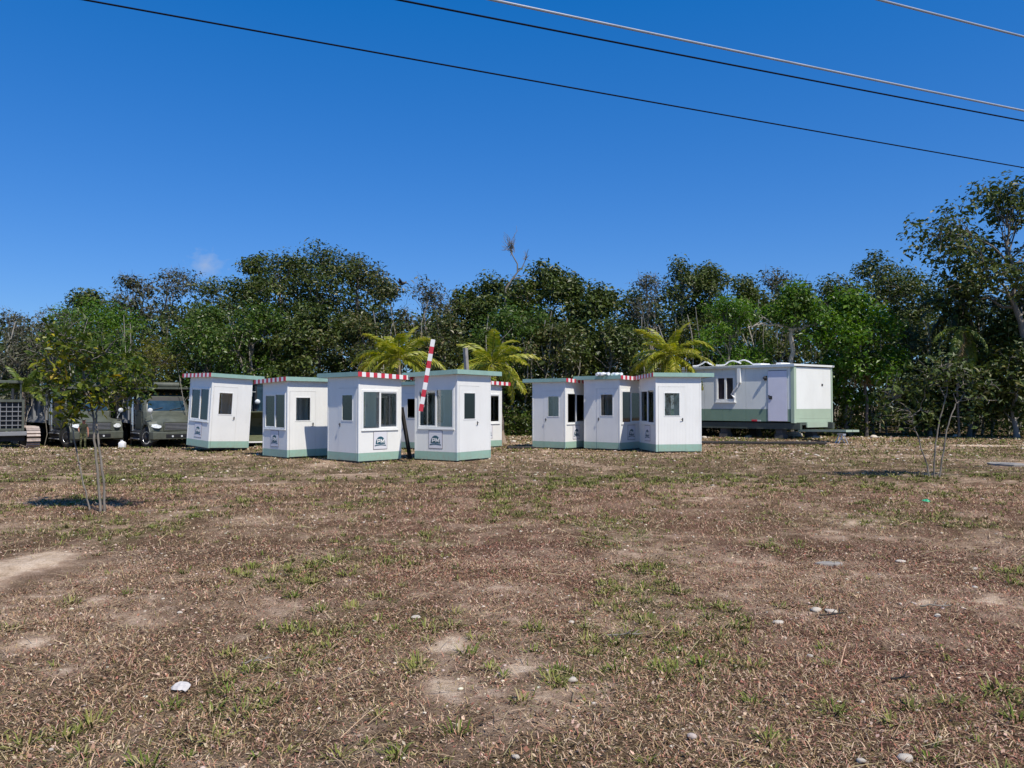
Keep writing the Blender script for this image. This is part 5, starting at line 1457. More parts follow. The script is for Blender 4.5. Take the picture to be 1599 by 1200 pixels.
def make_truck():
    root = empty('dump_truck')
    ol, gr = M['olive_paint'], M['bed_grey']
    MB().box(-.45, .45, .35, 8.2, .55, .85).build('chassis', M['black'], root)
    # bumper
    mb = MB(); mb.prism([(-1.2, .25), (-1.1, .02), (1.1, .02), (1.2, .25), (1.2, .4), (-1.2, .4)], 'z', .46, .82); bmp = mb.build('bumper', ol, root, bevel=0.03)
    MB().box(-.52, .52, -.0, .035, .54, .70).build('tow_slot_shade', M['black'], bmp)  # black box standing proud, painted as the shade of a bumper opening
    for x in (-.22, .2):
        MB().lathe([(-.02, .045), (0.03, .05)], 'y', (x, -.0, .60), 10).build('tow_hook', M['lamp'], bmp)
    # bonnet: lofted
    secs = []
    for (y, hw, zt_, zs) in [(0.16, 0.74, 1.28, 1.12), (0.30, 0.86, 1.40, 1.22), (0.65, 0.98, 1.53, 1.34), (1.1, 1.02, 1.66, 1.46), (1.62, 1.05, 1.80, 1.56)]:
        secs.append([(-hw, y, .84), (-hw, y, zs - .1), (-hw * .86, y, zs + .02), (-hw * .5, y, zt_ - .01), (0, y, zt_ + .02), (hw * .5, y, zt_ - .01), (hw * .86, y, zs + .02), (hw, y, zs - .1), (hw, y, .84)])
    MB().loft(secs).build('bonnet', ol, root, smooth=True)
    # fenders
    for s in (-1, 1):
        secs = []
        for k in range(9):
            t = R(-12 + 200 * k / 8); cy, cz = 1.05 - .66 * math.cos(t), .52 + .66 * math.sin(t)
            cy2, cz2 = 1.05 - .84 * math.cos(t), .52 + (.90 if k in (3, 4, 5) else .84) * math.sin(t)
            secs.append([(s * .78, cy, cz), (s * 1.17, cy, cz), (s * 1.19, cy2, cz2 - .04), (s * .78, cy2, cz2 + .06)])
        MB().loft(secs).build('fender', ol, root, smooth=True)
        # headlight in the fender nose
        mb = MB(); mb.loft([[(s * .70, .13, 1.10), (s * .71, .115, 1.03), (s * .82, .105, .99), (s * 1.00, .17, 1.01), (s * 1.12, .33, 1.07), (s * 1.07, .31, 1.14), (s * .86, .19, 1.16)],
                            [(s * .64, .30, 1.12), (s * .66, .30, 1.0), (s * .80, .30, .96), (s * 1.02, .32, .99), (s * 1.13, .42, 1.07), (s * 1.09, .42, 1.17), (s * .86, .32, 1.20)]])
        mb.build('headlight', M['lamp'], root, smooth=True)
        mb = MB(); mb.loft([[(s * .60, .16, .83), (s * 1.16, .30, .83), (s * 1.18, .36, 1.12), (s * .62, .17, 1.22)], [(s * .60, .5, .83), (s * 1.16, .5, .83), (s * 1.18, .5, 1.3), (s * .62, .5, 1.32)]])
        mb.build('fender_nose', ol, root)
        mb = MB(); mb.tube([(s * 1.0, .55, 1.45), (s * 1.12, .45, 1.75)], .014, 6); mb.ball((s * 1.13, .43, 1.84), (.12, .05, .12)); mb.build('bonnet_mirror', M['lamp'], root, smooth=True)
        mb = MB(); mb.tube([(s * 1.05, 1.75, 1.75), (s * 1.42, 1.62, 1.8), (s * 1.42, 1.62, 2.45), (s * 1.0, 1.8, 2.45)], .018, 6); mb.box(min(s * 1.32, s * 1.50), max(s * 1.32, s * 1.50), 1.63, 1.72, 1.86, 2.36); mb.build('side_mirror', M['black'], root)
    # grille
    mb = MB(); mb.box(-.60, .60, .08, .17, .86, .90); mb.box(-.60, .60, .08, .17, 1.24, 1.29); mb.box(-.60, -.55, .08, .17, .901, 1.239); mb.box(.55, .60, .08, .17, .901, 1.239); g = mb.build('grille', ol, root)
    MB().box(-.549, .549, .14, .165, .901, 1.239).build('grille_back', M['black'], g)
    for k in range(5): MB().box(-.548, .548, .095, .135, .93 + .065 * k, .955 + .065 * k).build('grille_bar', M['bed_grey'], g)
    # cab
    def ring(z, hw, y0, y1, r=.12): return [(-hw + r, y0, z), (hw - r, y0, z), (hw, y0 + r, z), (hw, y1, z), (-hw, y1, z), (-hw, y0 + r, z)]
    mb = MB(); mb.loft([ring(.80, 1.06, 1.55, 3.15), ring(1.72, 1.10, 1.55, 3.15), ring(1.78, 1.10, 1.57, 3.15), ring(2.50, .98, 1.93, 3.12), ring(2.62, .90, 2.10, 3.05)])
    cab = mb.build('cab', ol, root, smooth=True)
    lerp = lambda a, b, t: a + (b - a) * t
    def wsp(u, t, o): z = lerp(1.82, 2.46, t); return (u * (lerp(1.10, .98, (z - 1.78) / .72) - .16), lerp(1.57, 1.93, (z - 1.78) / .72) - o, z)
    mb = MB(); mb.hexa([wsp(-1, 0, .012), wsp(1, 0, .012), wsp(1, 0, -.01), wsp(-1, 0, -.01), wsp(-1, 1, .012), wsp(1, 1, .012), wsp(1, 1, -.01), wsp(-1, 1, -.01)]); mb.build('windscreen', M['cab_glass'], root)
    def seal(u, t, o): p = wsp(u, t, o); return (p[0] * 1.06, p[1], p[2] + (.045 if t else -.07))
    mb = MB(); mb.hexa([seal(-1, 0, .004), seal(1, 0, .004), seal(1, 0, -.03), seal(-1, 0, -.03), seal(-1, 1, .004), seal(1, 1, .004), seal(1, 1, -.03), seal(-1, 1, -.03)]); mb.build('windscreen_seal', M['black'], root)
    mb = MB(); mb.tube([(-.8, 1.56, 1.84), (-.2, 1.62, 1.98)], .014, 5); mb.tube([(.1, 1.56, 1.84), (.65, 1.62, 1.96)], .014, 5); mb.build('wiper', M['black'], root)
    for s in (-1, 1):
        xo = lambda z: s * (lerp(1.10, .98, (z - 1.78) / .72) + .012)
        xi = lambda z: s * (lerp(1.10, .98, (z - 1.78) / .72) - .01)
        pts = [(1.98, 1.84), (2.85, 1.84), (2.85, 2.42), (2.22, 2.42)]
        mb = MB(); mb.add([(xo(z), y, z) for y, z in pts] + [(xi(z), y, z) for y, z in pts], [(0, 1, 2, 3), (7, 6, 5, 4), (0, 4, 5, 1), (1, 5, 6, 2), (2, 6, 7, 3), (3, 7, 4, 0)])
        mb.build('side_window', M['cab_glass'], root)
        d = MB(); d.box(min(s * 1.085, s * 1.112), max(s * 1.085, s * 1.112), 1.9, 2.95, .95, 1.74); dd = d.build('door', ol, root, bevel=0.008)
        MB().box(min(s * 1.113, s * 1.14), max(s * 1.113, s * 1.14), 2.7, 2.86, 1.55, 1.6).build('handle', M['black'], dd)
        MB().lathe([(-.75, .30), (.75, .30)], 'y', (s * .88, 2.75, .66), 16).build('fuel_tank', M['dark_metal'], root, smooth=True)
        mb = MB(); mb.box(min(s * .95, s * 1.22), max(s * .95, s * 1.22), 2.0, 3.4, .40, .45); mb.box(min(s * .95, s * 1.22), max(s * .95, s * 1.22), 2.0, 3.4, .68, .72); mb.build('step', M['alu'], root)
    for k in range(5):
        MB().ball((-.6 + .3 * k, 2.12, 2.64), (.05, .07, .035)).build('roof_lamp', M['amber'], root, smooth=True)
    # exhaust on the right-hand side of the truck
    MB().tube([(-1.12, 3.33, .8), (-1.12, 3.33, 2.75)], .075, 10).build('exhaust_stack', M['chrome'], root, smooth=True)
    MB().tube([(-1.12, 3.33, 1.1), (-1.12, 3.33, 1.95)], .12, 12).build('heat_shield', M['chrome'], root, smooth=True)
    # tipper body
    y0, y1, zb, zt_ = 3.6, 8.3, 1.22, 2.66
    mb = MB(); mb.prism([(y0 + .35, zb), (y1 - .55, zb), (y1, zb + .75), (y1, zt_ - .12), (y0, zt_ - .12), (y0, zb + .25)], 'x', -1.10, 1.10); bed = mb.build('tipper_body', gr, root)
    for s in (-1, 1):
        a, b = sorted((s * 1.10, s * 1.26))
        MB().box(a, b, y0, y1 + .06, zt_ - .16, zt_).build('top_rail', gr, bed, bevel=0.02)
        MB().prism([(s * 1.101, zb - .06), (s * 1.30, zb - .02), (s * 1.28, zb + .06), (s * 1.101, zb + .34)], 'y', y0 + .3, y1 - .5).build('side_ledge', gr, bed)
        for k in range(5):
            yy = y0 + .25 + k * (y1 - y0 - .45) / 4
            w0, w1 = .17, .09
            mb = MB(); mb.hexa([(s * 1.101, yy - w0, zb + .1), (s * 1.25, yy - w0 * .8, zb + .12), (s * 1.25, yy + w0 * .8, zb + .12), (s * 1.101, yy + w0, zb + .1),
                                (s * 1.101, yy - w1, zt_ - .162), (s * 1.25, yy - w1, zt_ - .162), (s * 1.25, yy + w1, zt_ - .162), (s * 1.101, yy + w1, zt_ - .162)])
            mb.build('rib', gr, bed)
    MB().prism([(y0 + .2, zt_ + .02), (y0 - .1, zt_ + .16), (1.75, zt_ + .24), (1.75, zt_ + .33), (y0 + .2, zt_ + .28)], 'x', -1.22, 1.22).build('cab_shield', ol, bed)
    MB().prism([(y0 - .02, zb + .2), (y0 + .1, zb + .2), (y0 + .1, zt_ + .02), (y0 - .02, zt_ + .1)], 'x', -1.2, 1.2).build('bulkhead', ol, bed)
    MB().lathe([(-.62, .05), (-.6, .15), (.6, .15), (.62, .05)], 'x', (.05, 2.0, zt_ + .44), 14).build('tarp_roll', ol, bed, smooth=True)
    for (x, y) in ((-1.0, 1.05), (1.0, 1.05)): wheel(root, x, y, .52, .28, R(20))
    for y in (5.9, 7.15):
        for x in (-1.03, 1.03): wheel(root, x, y, .5, .5)
    MB().box(-1.25, 1.25, 7.72, 7.74, .3, 1.1).build('mud_flap', M['black'], root)
    return root
def place_truck(o, px, Yd, ang, label):
    x = (px - 799.5) / F * Yd
    o.location = (x, Yd, float(drop(x, Yd)) - 0.01)
    o.rotation_euler = (0, 0, R(ang)); o.scale = (1.04,) * 3
    setp(o, label, 'dump truck', 'olive military dump trucks')
tk = make_truck()
place_truck(tk, 278, 38.6, 41, 'dark olive dump truck parked right beside the leaning booth, windscreen in view')
place_truck(copy_tree(tk), 156, 38.8, 47, 'dark olive dump truck half hidden behind the yellow-spotted young tree')

# bulldozer at the left edge
def bulldozer():
    Yd = 36.6; x = (6 - 799.5) / F * Yd
    root = empty('bulldozer', (x, Yd, float(drop(x, Yd)) - 0.02), R(38))
    setp(root, 'dark bulldozer with big radiator grille and rusty tracks at the left edge', 'bulldozer')
    dk, gy = M['olive_paint'], M['bed_grey']
    MB().box(-.72, .72, .35, 2.6, .95, 2.30).build('engine_cover', dk, root, bevel=0.03)
    mb = MB(); mb.box(-.85, -.74, .0, .34, .95, 2.45); mb.box(.74, .85, .0, .34, .95, 2.45); mb.box(-.739, .739, .0, .34, 2.33, 2.45); mb.box(-.739, .739, .0, .34, .95, 1.06); g = mb.build('radiator_guard', dk, root, bevel=0.012)
    MB().box(-.738, .738, .14, .2, 1.061, 2.329).build('grille_back', M['black'], g)
    for k in range(5): MB().box(-.738, .738, .05, .13, 1.20 + .22 * k, 1.235 + .22 * k).build('grille_bar', gy, g)
    for k in range(6): MB().box(-.60 + .24 * k - .015, -.60 + .24 * k + .015, .06, .125, 1.062, 2.328).build('grille_bar', gy, g)
    MB().box(-.95, .95, -.1, .12, .72, .92).build('front_beam', gy, root, bevel=0.02)
    mb = MB(); mb.box(-.9, .9, .2, 3.8, .45, .72); mb.build('undercarriage', M['black'], root)
    for s in (-1, 1):
        mb = MB()
        prof = [(.35, .16), (.0, .38), (-.05, .62), (.12, .92), (.5, 1.05), (3.3, 1.05), (3.75, .8), (3.8, .45), (3.45, .16)]
        a, b = sorted((s * .96, s * 1.52))
        mb.prism(prof, 'x', a + .06, b - .06); tr = mb.build('track', M['black'], root)
        # grouser plates round the loop
        n = len(prof)
        path = []
        for i in range(n):
            p, q = Vector((*prof[i], 0)), Vector((*prof[(i + 1) % n], 0)); L = (q - p).length; c = max(1, int(L / .16))
            for k in range(c): path.append((p + (q - p) * ((k + .5) / c), (q - p).normalized()))
        cen = Vector((1.9, .6, 0))
        for (c, d) in path:
            nrm = Vector((-d.y, d.x, 0))
            if nrm.dot(c - cen) < 0: nrm = -nrm
            mb = MB(); h = .072
            pts = [c - d * h, c + d * h, c + d * h + nrm * .035, c - d * h * .2 + nrm * .035, c - d * h * .25 + nrm * .085, c - d * h * .8 + nrm * .085, c - d * h + nrm * .035]
            mb.prism([(p.x, p.y) for p in pts], 'x', a, b); mb.build('track_plate', M['rust'], tr)
    # canopy
    MB().box(-.95, .95, 2.0, 4.0, 3.28, 3.42).build('canopy_roof', dk, root, bevel=0.02)
    for x_ in (-.88, .88):
        for y_ in (2.1, 3.9): MB().box(x_ - .04, x_ + .04, y_ - .04, y_ + .04, 1.3, 3.279).build('canopy_post', dk, root)
    MB().box(-.35, .35, 3.0, 3.6, 1.2, 1.7).box(-.35, .35, 3.5, 3.65, 1.7, 2.3).build('seat', M['black'], root, bevel=0.04)
    MB().tube([(.45, 1.0, 2.3), (.45, 1.0, 3.0)], .06, 8).build('exhaust_stack', M['dark_metal'], root, smooth=True)
bulldozer()

# wheel loader seen between the two leftmost booths
def loader():
    Yd = 31.5; x = (430 - 799.5) / F * Yd
    root = empty('wheel_loader', (x, Yd, float(drop(x, Yd)) - .02), R(24)); root.scale = (.92,) * 3
    setp(root, 'olive wheel loader with lowered bucket showing between the two leftmost booths', 'wheel loader')
    ol = M['loader_olive']
    MB().box(-.5, .5, .9, 4.6, .6, 1.0).build('chassis', M['black'], root)
    MB().box(-.7, .7, 2.6, 4.6, 1.0, 1.9).build('engine_cover', ol, root, bevel=0.05)
    # bucket: curved shell of constant section
    prof = []
    for k in range(8):
        t = R(20 + 150 * k / 7); prof.append((.62 - .58 * math.sin(t) * -1 * -1 + .0, .86 + .58 * math.cos(t)))
    outer = [(-.35, 1.62), (.25, 1.62), (.6, 1.35), (.68, .95), (.45, .55), (-.25, .32), (-.55, .30)]
    inner = [(-.55, .33), (-.25, .36), (.40, .60), (.62, .95), (.55, 1.32), (.22, 1.57), (-.35, 1.585)]
    mb = MB(); mb.prism(outer + inner, 'x', -1.25, 1.25); bk = mb.build('bucket', ol, root)
    for s in (-1.25, 1.22): MB().prism([(-.35, 1.58), (.22, 1.56), (.55, 1.32), (.62, .95), (.40, .60), (-.25, .37), (-.5, .34)], 'x', s, s + .03).build('bucket_cheek', ol, bk)
    MB().prism([(-.62, .27), (-.545, .27), (-.545, .33), (-.62, .33)], 'x', -1.28, 1.28).build('cutting_edge', M['white_paint'], bk)
    for s in (-1, 1):
        mb = MB(); mb.tube([(s * .55, .6, 1.0), (s * .55, 1.3, 1.5), (s * .55, 2.3, 1.75)], .09, 4); mb.build('lift_arm', ol, root)
        mb = MB(); mb.ball((s * .62, 1.35, 2.05), (.12, .08, .12)); mb.build('headlight', M['lamp'], root, smooth=True)
        wheel(root, s * .95, 1.3, .62, .42); wheel(root, s * .95, 3.7, .62, .42)
    # cab
    for (a, b) in ((-.68, 1.5), (.68, 1.5), (-.68, 2.6), (.68, 2.6)): MB().box(a - .04, a + .04, b - .04, b + .04, 1.3, 2.85).build('cab_post', M['black'], root)
    MB().box(-.75, .75, 1.4, 2.7, 2.85, 2.97).build('cab_roof', ol, root, bevel=0.03)
    MB().box(-.70, .70, 1.45, 2.65, .95, 1.5).build('cab_base', ol, root, bevel=0.03)
    MB().box(-.639, .639, 1.49, 1.505, 1.51, 2.84).build('windscreen', M['cab_glass'], root)
    for s in (-1, 1):
        a, b = sorted((s * .675, s * .685)); MB().box(a, b, 1.55, 2.55, 1.51, 2.84).build('side_window', M['cab_glass'], root)
        mb = MB(); mb.tube([(s * .7, 1.45, 2.5), (s * .95, 1.35, 2.5)], .015, 5); mb.box(s * .95 - .09, s * .95 + .09, 1.3, 1.34, 2.3, 2.62); mb.build('side_mirror', M['lamp'], root)
    mb = MB(); mb.box(-.2, .2, 1.9, 2.3, 1.5, 1.75); mb.build('seat', M['black'], root)
loader()

# white jug between the trucks
def jug():
    b = Vector(gp(192, 38.4)); root = empty('plastic_jug', b)
    setp(root, 'white plastic jug standing on the grass between the dump trucks', 'jug')
    mb = MB(); q = lambda s, z: [(-s, -s * .8, z), (s, -s * .8, z), (s, s * .8, z), (-s, s * .8, z)]
    mb.loft([q(.13, 0), q(.145, .04), q(.145, .28), q(.12, .33), q(.05, .37)]); mb.build('body', M['plastic_white'], root, bevel=0.02, smooth=True)
    MB().lathe([(.372, .04), (.41, .04)], 'z', (0, 0, 0), 10).build('cap', M['plastic_white'], root)
    MB().tube([(-.09, 0, .34), (-.09, 0, .41), (.0, 0, .42)], .015, 6).build('handle', M['plastic_white'], root)
    root.scale = (1.0, 1.0, 1.0)
jug()

# ------------------------------------------------------------------ person beside the left truck
def person():
    Yd = 36.9; x = (130.5 - 799.5) / F * Yd; z0 = float(drop(x, Yd))
    J = [(0, 0, .92), (0, -.02, 1.08), (.01, -.07, 1.26), (.02, -.11, 1.42), (.02, -.14, 1.50), (.03, -.17, 1.60), (.03, -.19, 1.70),
         (.17, -.10, 1.40), (.24, -.12, 1.14), (.25, -.18, .92),                    # 7-9 arm nearest the truck nose (bare forearm hanging)
         (-.14, -.10, 1.40), (-.22, -.12, 1.16), (-.16, -.28, 1.00),                # 10-12 other arm
         (.09, 0, .88), (.11, -.05, .50), (.11, .02, .10), (.12, -.13, .04),        # 13-16 leg
         (-.09, 0, .88), (-.10, .02, .49), (-.11, .10, .10), (-.12, -.05, .04)]     # 17-20 leg
    Eg = [(0, 1), (1, 2), (2, 3), (3, 4), (4, 5), (5, 6), (3, 7), (7, 8), (8, 9), (3, 10), (10, 11), (11, 12), (0, 13), (13, 14), (14, 15), (15, 16), (0, 17), (17, 18), (18, 19), (19, 20)]
    rr = [.15, .135, .15, .14, .058, .085, .075, .065, .045, .032, .065, .045, .032, .095, .062, .043, .04, .095, .062, .043, .04]
    # hands: palm and five fingers each
    for (w, d) in ((9, Vector((.0, -.02, -1))), (12, Vector((.35, -.6, -.6)))):
        wp = Vector(J[w]); d = d.normalized(); side = d.cross(Vector((1, 0, 0))).normalized()
        J.append(tuple(wp + d * .07)); rr.append(.036); Eg.append((w, len(J) - 1)); pi_ = len(J) - 1; pp = Vector(J[pi_])
        for k, L in enumerate((.062, .074, .078, .072)):
            o = side * (-.03 + .02 * k)
            J.append(tuple(pp + o + d * .03)); rr.append(.011); a = len(J) - 1; Eg.append((pi_, a))
            J.append(tuple(pp + o + d * (.03 + L * .55) + Vector((-.006, -.01, 0)))); rr.append(.0095); b = len(J) - 1; Eg.append((a, b))
            J.append(tuple(pp + o + d * (.02 + L) + Vector((-.016, -.026, 0)))); rr.append(.008); Eg.append((b, len(J) - 1))
        J.append(tuple(wp + d * .045 - side * .042)); rr.append(.013); a = len(J) - 1; Eg.append((pi_, a))
        J.append(tuple(wp + d * .085 - side * .06)); rr.append(.010); Eg.append((a, len(J) - 1))
    me = bpy.data.meshes.new('body'); me.from_pydata([Vector(j) for j in J], Eg, [])
    ob = bpy.data.objects.new('body_tmp', me); COL.objects.link(ob)
    ob.modifiers.new('skin', 'SKIN')
    lay = me.skin_vertices[0] if len(me.skin_vertices) else None
    if lay is None:
        bm = bmesh.new(); bm.from_mesh(me); bm.verts.layers.skin.verify(); bm.to_mesh(me); bm.free(); lay = me.skin_vertices[0]
    for i, r in enumerate(rr): lay.data[i].radius = (r, r * (.8 if i in (1, 2, 3) else 1)); lay.data[i].use_root = (i == 0)
    ss = ob.modifiers.new('sub', 'SUBSURF'); ss.levels = 2; ss.render_levels = 2
    dg = bpy.context.evaluated_depsgraph_get(); dg.update()
    bme = bpy.data.meshes.new_from_object(ob.evaluated_get(dg))
    bpy.data.objects.remove(ob)
    skin = paint('skin', (.38, .17, .105), .5, var=.08); hair = M['black']
    camo, nn, ll, b = nodes_of('camouflage')
    tcn = nn.new('ShaderNodeTexCoord'); v = nn.new('ShaderNodeTexNoise'); v.inputs['Scale'].default_value = 9; v.inputs['Detail'].default_value = 2
    ll.new(tcn.outputs['Object'], v.inputs['Vector'])
    r_ = ramp(nn, [(.0, (.03, .035, .015)), (.45, (.06, .075, .025)), (.52, (.17, .17, .075)), (.6, (.05, .04, .02))]); r_.color_ramp.interpolation = 'CONSTANT'
    ll.new(v.outputs['Fac'], r_.inputs[0]); ll.new(r_.outputs[0], b.inputs['Base Color']); b.inputs['Roughness'].default_value = .9
    shirt = paint('dark_shirt', (.035, .04, .022), .9, var=.2)
    for m in (skin, camo, shirt, M['black']): bme.materials.append(m)
    for p in bme.polygons:
        c = p.center; p.use_smooth = True
        arm = abs(c.x) > .185 and c.z < 1.30
        if c.z < .13: k = 3
        elif arm and .70 < c.z: k = 0
        elif c.z < .96 and not arm: k = 1
        elif c.z < 1.48 and not arm: k = 2
        else: k = 0
        p.material_index = k
    root = empty('person', (x, Yd, z0), R(30))
    setp(root, 'person in camouflage trousers and dark shirt bending beside the left truck bumper', 'person')
    link('body', bme, None, root)
    # face and cap
    c = Vector((.03, -.18, 1.66))
    mb = MB(); mb.ball(c + Vector((0, .005, .05)), (.092, .105, .065), 0, 14, 8); mb.prism([(c.x - .075, c.y - .08), (c.x - .06, c.y - .165), (c.x + .06, c.y - .165), (c.x + .075, c.y - .08)], 'z', c.z + .035, c.z + .05); mb.build('cap', M['olive_paint'], root, smooth=True)
    mb = MB()
    for s in (-1, 1): mb.ball(c + Vector((s * .032, -.078, -.005)), .012, 0, 8, 5)
    mb.build('eyes', M['black'], root)
    mb = MB(); mb.loft([[c + Vector((-.012, -.07, .0)), c + Vector((.012, -.07, .0)), c + Vector((.0, -.085, .0))], [c + Vector((-.018, -.075, -.045)), c + Vector((.018, -.075, -.045)), c + Vector((0, -.108, -.042))]]); mb.build('nose', skin, root)
    mb = MB(); mb.box(c.x - .026, c.x + .026, c.y - .085, c.y - .07, c.z - .068, c.z - .06); mb.build('mouth', M['red_paint'], root)
    mb = MB()
    for s in (-1, 1): mb.ball(c + Vector((s * .088, .01, -.01)), (.012, .025, .035), 0, 8, 5)
    mb.build('ears', skin, root, smooth=True)
    root.scale = (.86, .86, .86)
person()

# ------------------------------------------------------------------ stones, slabs, scraps on the field
def rock(px, py, wpx, label, seed, mat='stone', cat='stone', name='stone', flat=1.0, hpx=None):
    x, y = G(px, py); s = wpx / F * math.hypot(y, EYE) / 2
    bm = pebble_mesh(seed, 0.35, 2)
    me = bpy.data.meshes.new(name)
    r = random.Random(seed)
    for v in bm.verts: v.co *= 1 + r.uniform(-.13, .13)
    bm.to_mesh(me); bm.free()
    me.polygons.foreach_set('use_smooth', [True] * len(me.polygons))
    o = link(name, me, M[mat]); o.location = (x, y, float(gz(x, y)) + s * 0.12 * flat + 0.008)
    o.scale = (s, s * .75, s * flat); o.rotation_euler = (0, 0, r.uniform(-.5, .5))
    return setp(o, label, cat, 'pale stones on the field' if cat == 'stone' else None)
rock(895, 1063, 15, 'white stone beside a green tuft in the lower middle of the field', 1)
rock(804, 1189, 11, 'small white stone at the bottom edge just right of the middle', 2)
rock(1412, 1190, 18, 'largest white stone at the bottom right edge of the field', 3)
rock(1344, 1194, 13, 'flat white stone just left of the largest one at the bottom edge', 4)
rock(1265, 1020, 9, 'round white stone left of the dry twigs in the right foreground', 5)
rock(1464, 961, 10, 'white stone nearest the lone green tuft at the right', 6)
rock(1275, 950, 15, 'greyish stone next to the dark twig in the right middle ground', 7)
rock(1523, 890, 9, 'pale pebble at the right, upper one of a close pair', 8)
rock(1523, 916, 9, 'pale pebble at the right, lower one of a close pair', 9)
rock(1215, 968, 18, 'flat tan stone right of the middle of the field', 10, flat=.5)
rock(1300, 952, 18, 'flat grey stone with a dark side in the right middle ground', 11, flat=.5)
rock(281, 955, 9, 'small pale stone right of the bare soil on the left', 12)
rock(650, 960, 16, 'flat pinkish stone left of the field middle', 13, flat=.4)
rock(893, 966, 9, 'small white stone in a green patch in the middle of the field', 14)
rock(80, 1165, 7, 'tiny white stone near the bottom left corner', 15)
rock(1080, 1160, 14, 'reddish brown chunk lying at the bottom right of the middle', 16, mat='rust')
rock(1406, 878, 14, 'pale flat stone between the grey slab and the right edge', 17, flat=.5)
rock(1240, 682, 26, 'big pale boulder under the corner of the trailer', 18)
rock(1222, 683, 14, 'grey boulder left of the big pale one under the trailer', 19)
rock(1271, 684, 24, 'long flat boulder right of the big pale one under the trailer', 20, flat=.5)
rock(1168, 683, 12, 'small white boulder in the grass below the trailer door step', 21)
rock(1100, 684, 9, 'little white boulder under the left end of the trailer', 22)
rock(803, 690, 10, 'white boulder at the forest edge between the booth groups', 23)
rock(1491, 682, 10, 'white boulder at the forest edge right of the three-stemmed tree', 24)
rock(1365, 683, 12, 'white boulder at the forest edge left of the three-stemmed tree', 25)
def slab(px, py, wx, wy, label, h, mat, name, seed):
    x, y = G(px, py); x0, _ = G(px - wx, py); _, ya = G(px, py + wy); _, yb = G(px, py - wy)
    rx, ry = x - x0, (yb - ya) / 2; r = random.Random(seed)
    poly = [(rx * math.cos(t) * r.uniform(.8, 1.1), ry * math.sin(t) * r.uniform(.8, 1.1)) for t in np.linspace(0, 2 * math.pi, 11)[:-1]]
    o = MB().prism(poly, 'z', -.03, h).build(name, M[mat], None, bevel=0.012)
    o.location = (x, y, float(gz(x, y)) + .01)
    return setp(o, label, 'slab')
slab(1296, 881, 22, 2.4, 'thin grey concrete slab lying in the brown grass at right', .016, 'concrete', 'concrete_slab', 3)
slab(1572, 726, 27, 2.2, 'pale concrete slab in the grass at the right edge', .03, 'concrete', 'concrete_slab', 4)
# crumpled paper
def crumple(px, py, wpx, hpx, label, mat, name, cat, seed):
    x, y = G(px, py + hpx * .4); s = wpx / F * y / 2
    r = random.Random(seed); n, m_ = 7, 6
    vs = []
    for i in range(m_):
        for k in range(n):
            u, v = k / (n - 1) * 2 - 1, i / (m_ - 1) * 2 - 1
            vs.append((u * s * (1 - .25 * v * v), v * s * .7 * (1 - .2 * u * u), s * (.15 + .38 * (1 - u * u) * (1 - v * v) + r.uniform(-.12, .16))))
    fs = [(i * n + k, i * n + k + 1, (i + 1) * n + k + 1, (i + 1) * n + k) for i in range(m_ - 1) for k in range(n - 1)]
    o = MB().add(vs, fs).build(name, M[mat]); o.location = (x, y, float(gz(x, y)) + .015); o.rotation_euler = (0.25, 0, r.uniform(-.4, .4))
    sm = o.modifiers.new('thick', 'SOLIDIFY'); sm.thickness = 0.002
    return setp(o, label, cat)
crumple(283, 1065, 30, 16, 'crumpled white paper lying on the grass at lower left', 'paper', 'crumpled_paper', 'litter', 5)
crumple(1446, 785, 13, 4, 'green plastic scrap lying in the grass below the three-stemmed tree', 'green_plastic', 'plastic_scrap', 'litter', 6)
# dry twigs
def twig(px, py, wpx, label, seed):
    x, y = G(px, py); s = wpx / F * y
    rng = np.random.default_rng(seed); tl = []
    main = wig(rng, (-s / 2, 0, .025), (s / 2, rng.normal(0, s * .15), .04), 8, .06); tl.append((main, np.linspace(.008, .004, 8)))
    for k in (3, 5): tl.append((wig(rng, main[k], main[k] + np.array([s * .2, rng.normal(0, s * .2), .03]), 5, .06), np.linspace(.005, .002, 5)))
    V, Q = tubes_mesh(tl, 5); o = link('dry_twig', np_mesh('dry_twig', V, Q, 4, smooth=True), M['bark_grey'] if seed % 2 else M['dark_wood']); o.location = (x, y, float(gz(x, y)))
    return setp(o, label, 'twig')
twig(1300, 962, 40, 'dark twig beside the flat grey stone in the right middle ground', 2)
twig(400, 1036, 45, 'straw coloured twig above the tuft right of the crumpled paper', 3)
twig(1405, 1060, 28, 'dark short twig in the right foreground', 4)
twig(1460, 950, 46, 'pale branch lying next to the white stone at right', 5)
twig(975, 990, 55, 'long pale twig in the middle of the field', 7)

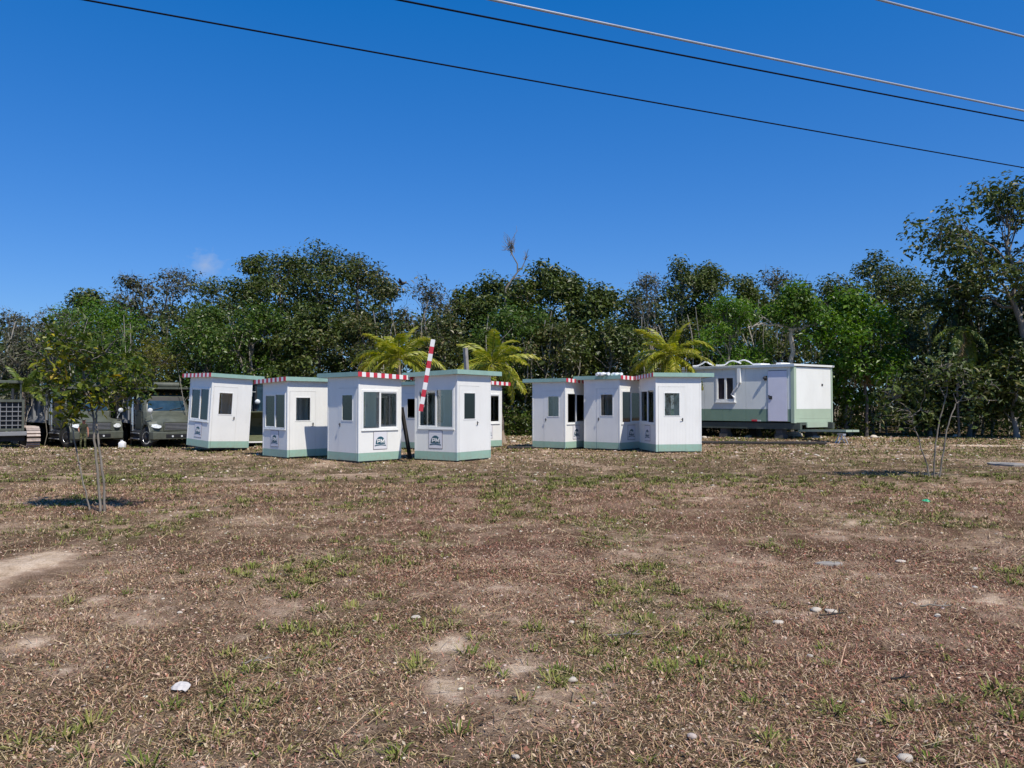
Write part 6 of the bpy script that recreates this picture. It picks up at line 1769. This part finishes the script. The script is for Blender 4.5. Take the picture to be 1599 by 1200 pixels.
# ------------------------------------------------------------------ bird above the trees
def bird():
    Yd = 46.0; c = Vector(P(627, 442, Yd)); root = empty('bird', c)
    setp(root, 'dark bird hovering just above the treetops left of centre', 'bird')
    mb = MB(); secs = []
    for (u, r, dz) in [(-.42, .015, .12), (-.30, .07, .06), (-.1, .16, 0), (.12, .17, -.04), (.26, .09, -.02), (.34, .075, .02), (.42, .03, .01), (.48, .008, -.01)]:
        secs.append([(u, r * math.cos(a), dz + r * math.sin(a)) for a in np.linspace(0, 2 * math.pi, 11)[:-1]])
    mb.loft(secs); mb.build('body', M['feather'], root, smooth=True)
    for s in (-1, 1):
        mb = MB(); mb.add([(.18, s * .1, .06), (-.12, s * .1, .06), (-.22, s * .55, .22), (-.42, s * .8, .05), (-.05, s * .6, .26), (.14, s * .38, .2),
                           (.18, s * .1, .03), (-.12, s * .1, .035), (-.22, s * .55, .205), (-.42, s * .8, .04), (-.05, s * .6, .235), (.14, s * .38, .175)],
                          [(0, 1, 2, 4, 5), (2, 3, 4), (6, 11, 10, 8, 7), (8, 10, 9), (0, 6, 7, 1), (1, 7, 8, 2), (2, 8, 9, 3), (3, 9, 10, 4), (4, 10, 11, 5), (5, 11, 6, 0)])
        mb.build('wing', M['feather'], root)
    mb = MB(); mb.prism([(-.40, -.05), (-.40, .05), (-.62, .12), (-.66, 0), (-.62, -.12)], 'z', .10, .115); mb.build('tail', M['feather'], root)
    root.rotation_euler = (0.2, -.35, R(150)); root.scale = (.75,) * 3
bird()

# ------------------------------------------------------------------ overhead wires
def wire(p_a, p_b, h, r, mat, label, extra=14):
    """a cable hung level at height h above the eye through two photo pixels"""
    def at(px, py):
        d = P(px, py, 1.0) - Vector((0, 0, EYE)); t = (h - EYE) / d.z
        return Vector((d.x * t, d.y * t, h))
    a, b = at(*p_a), at(*p_b)
    d = (b - a).normalized(); a2, b2 = a - d * extra, b + d * extra
    pts = []
    L = (b2 - a2).length
    for k in range(61):
        t = k / 60
        p = a2 + (b2 - a2) * t
        p.z += 0.10 * ((2 * t - 1) ** 2 - 0.55)
        pts.append(p - a2)
    o = MB().tube(pts, r, 8).build('overhead_cable', mat, None, smooth=True); o.location = a2
    return setp(o, label, 'cable', 'overhead cables')
wire((165, 1), (1599, 259), 7.0, .0125, M['wire_black'], 'lowest black overhead cable crossing the whole sky')
wire((650, 0), (1599, 185), 7.2, .0135, M['wire_black'], 'black overhead cable just below the pale grey one')
wire((795, 0), (1599, 169), 7.3, .019, M['wire_grey'], 'pale grey overhead cable above the middle black one')
wire((1396, 0), (1599, 52), 7.6, .017, M['wire_grey'], 'pale grey overhead cable cutting the top right corner', extra=10)
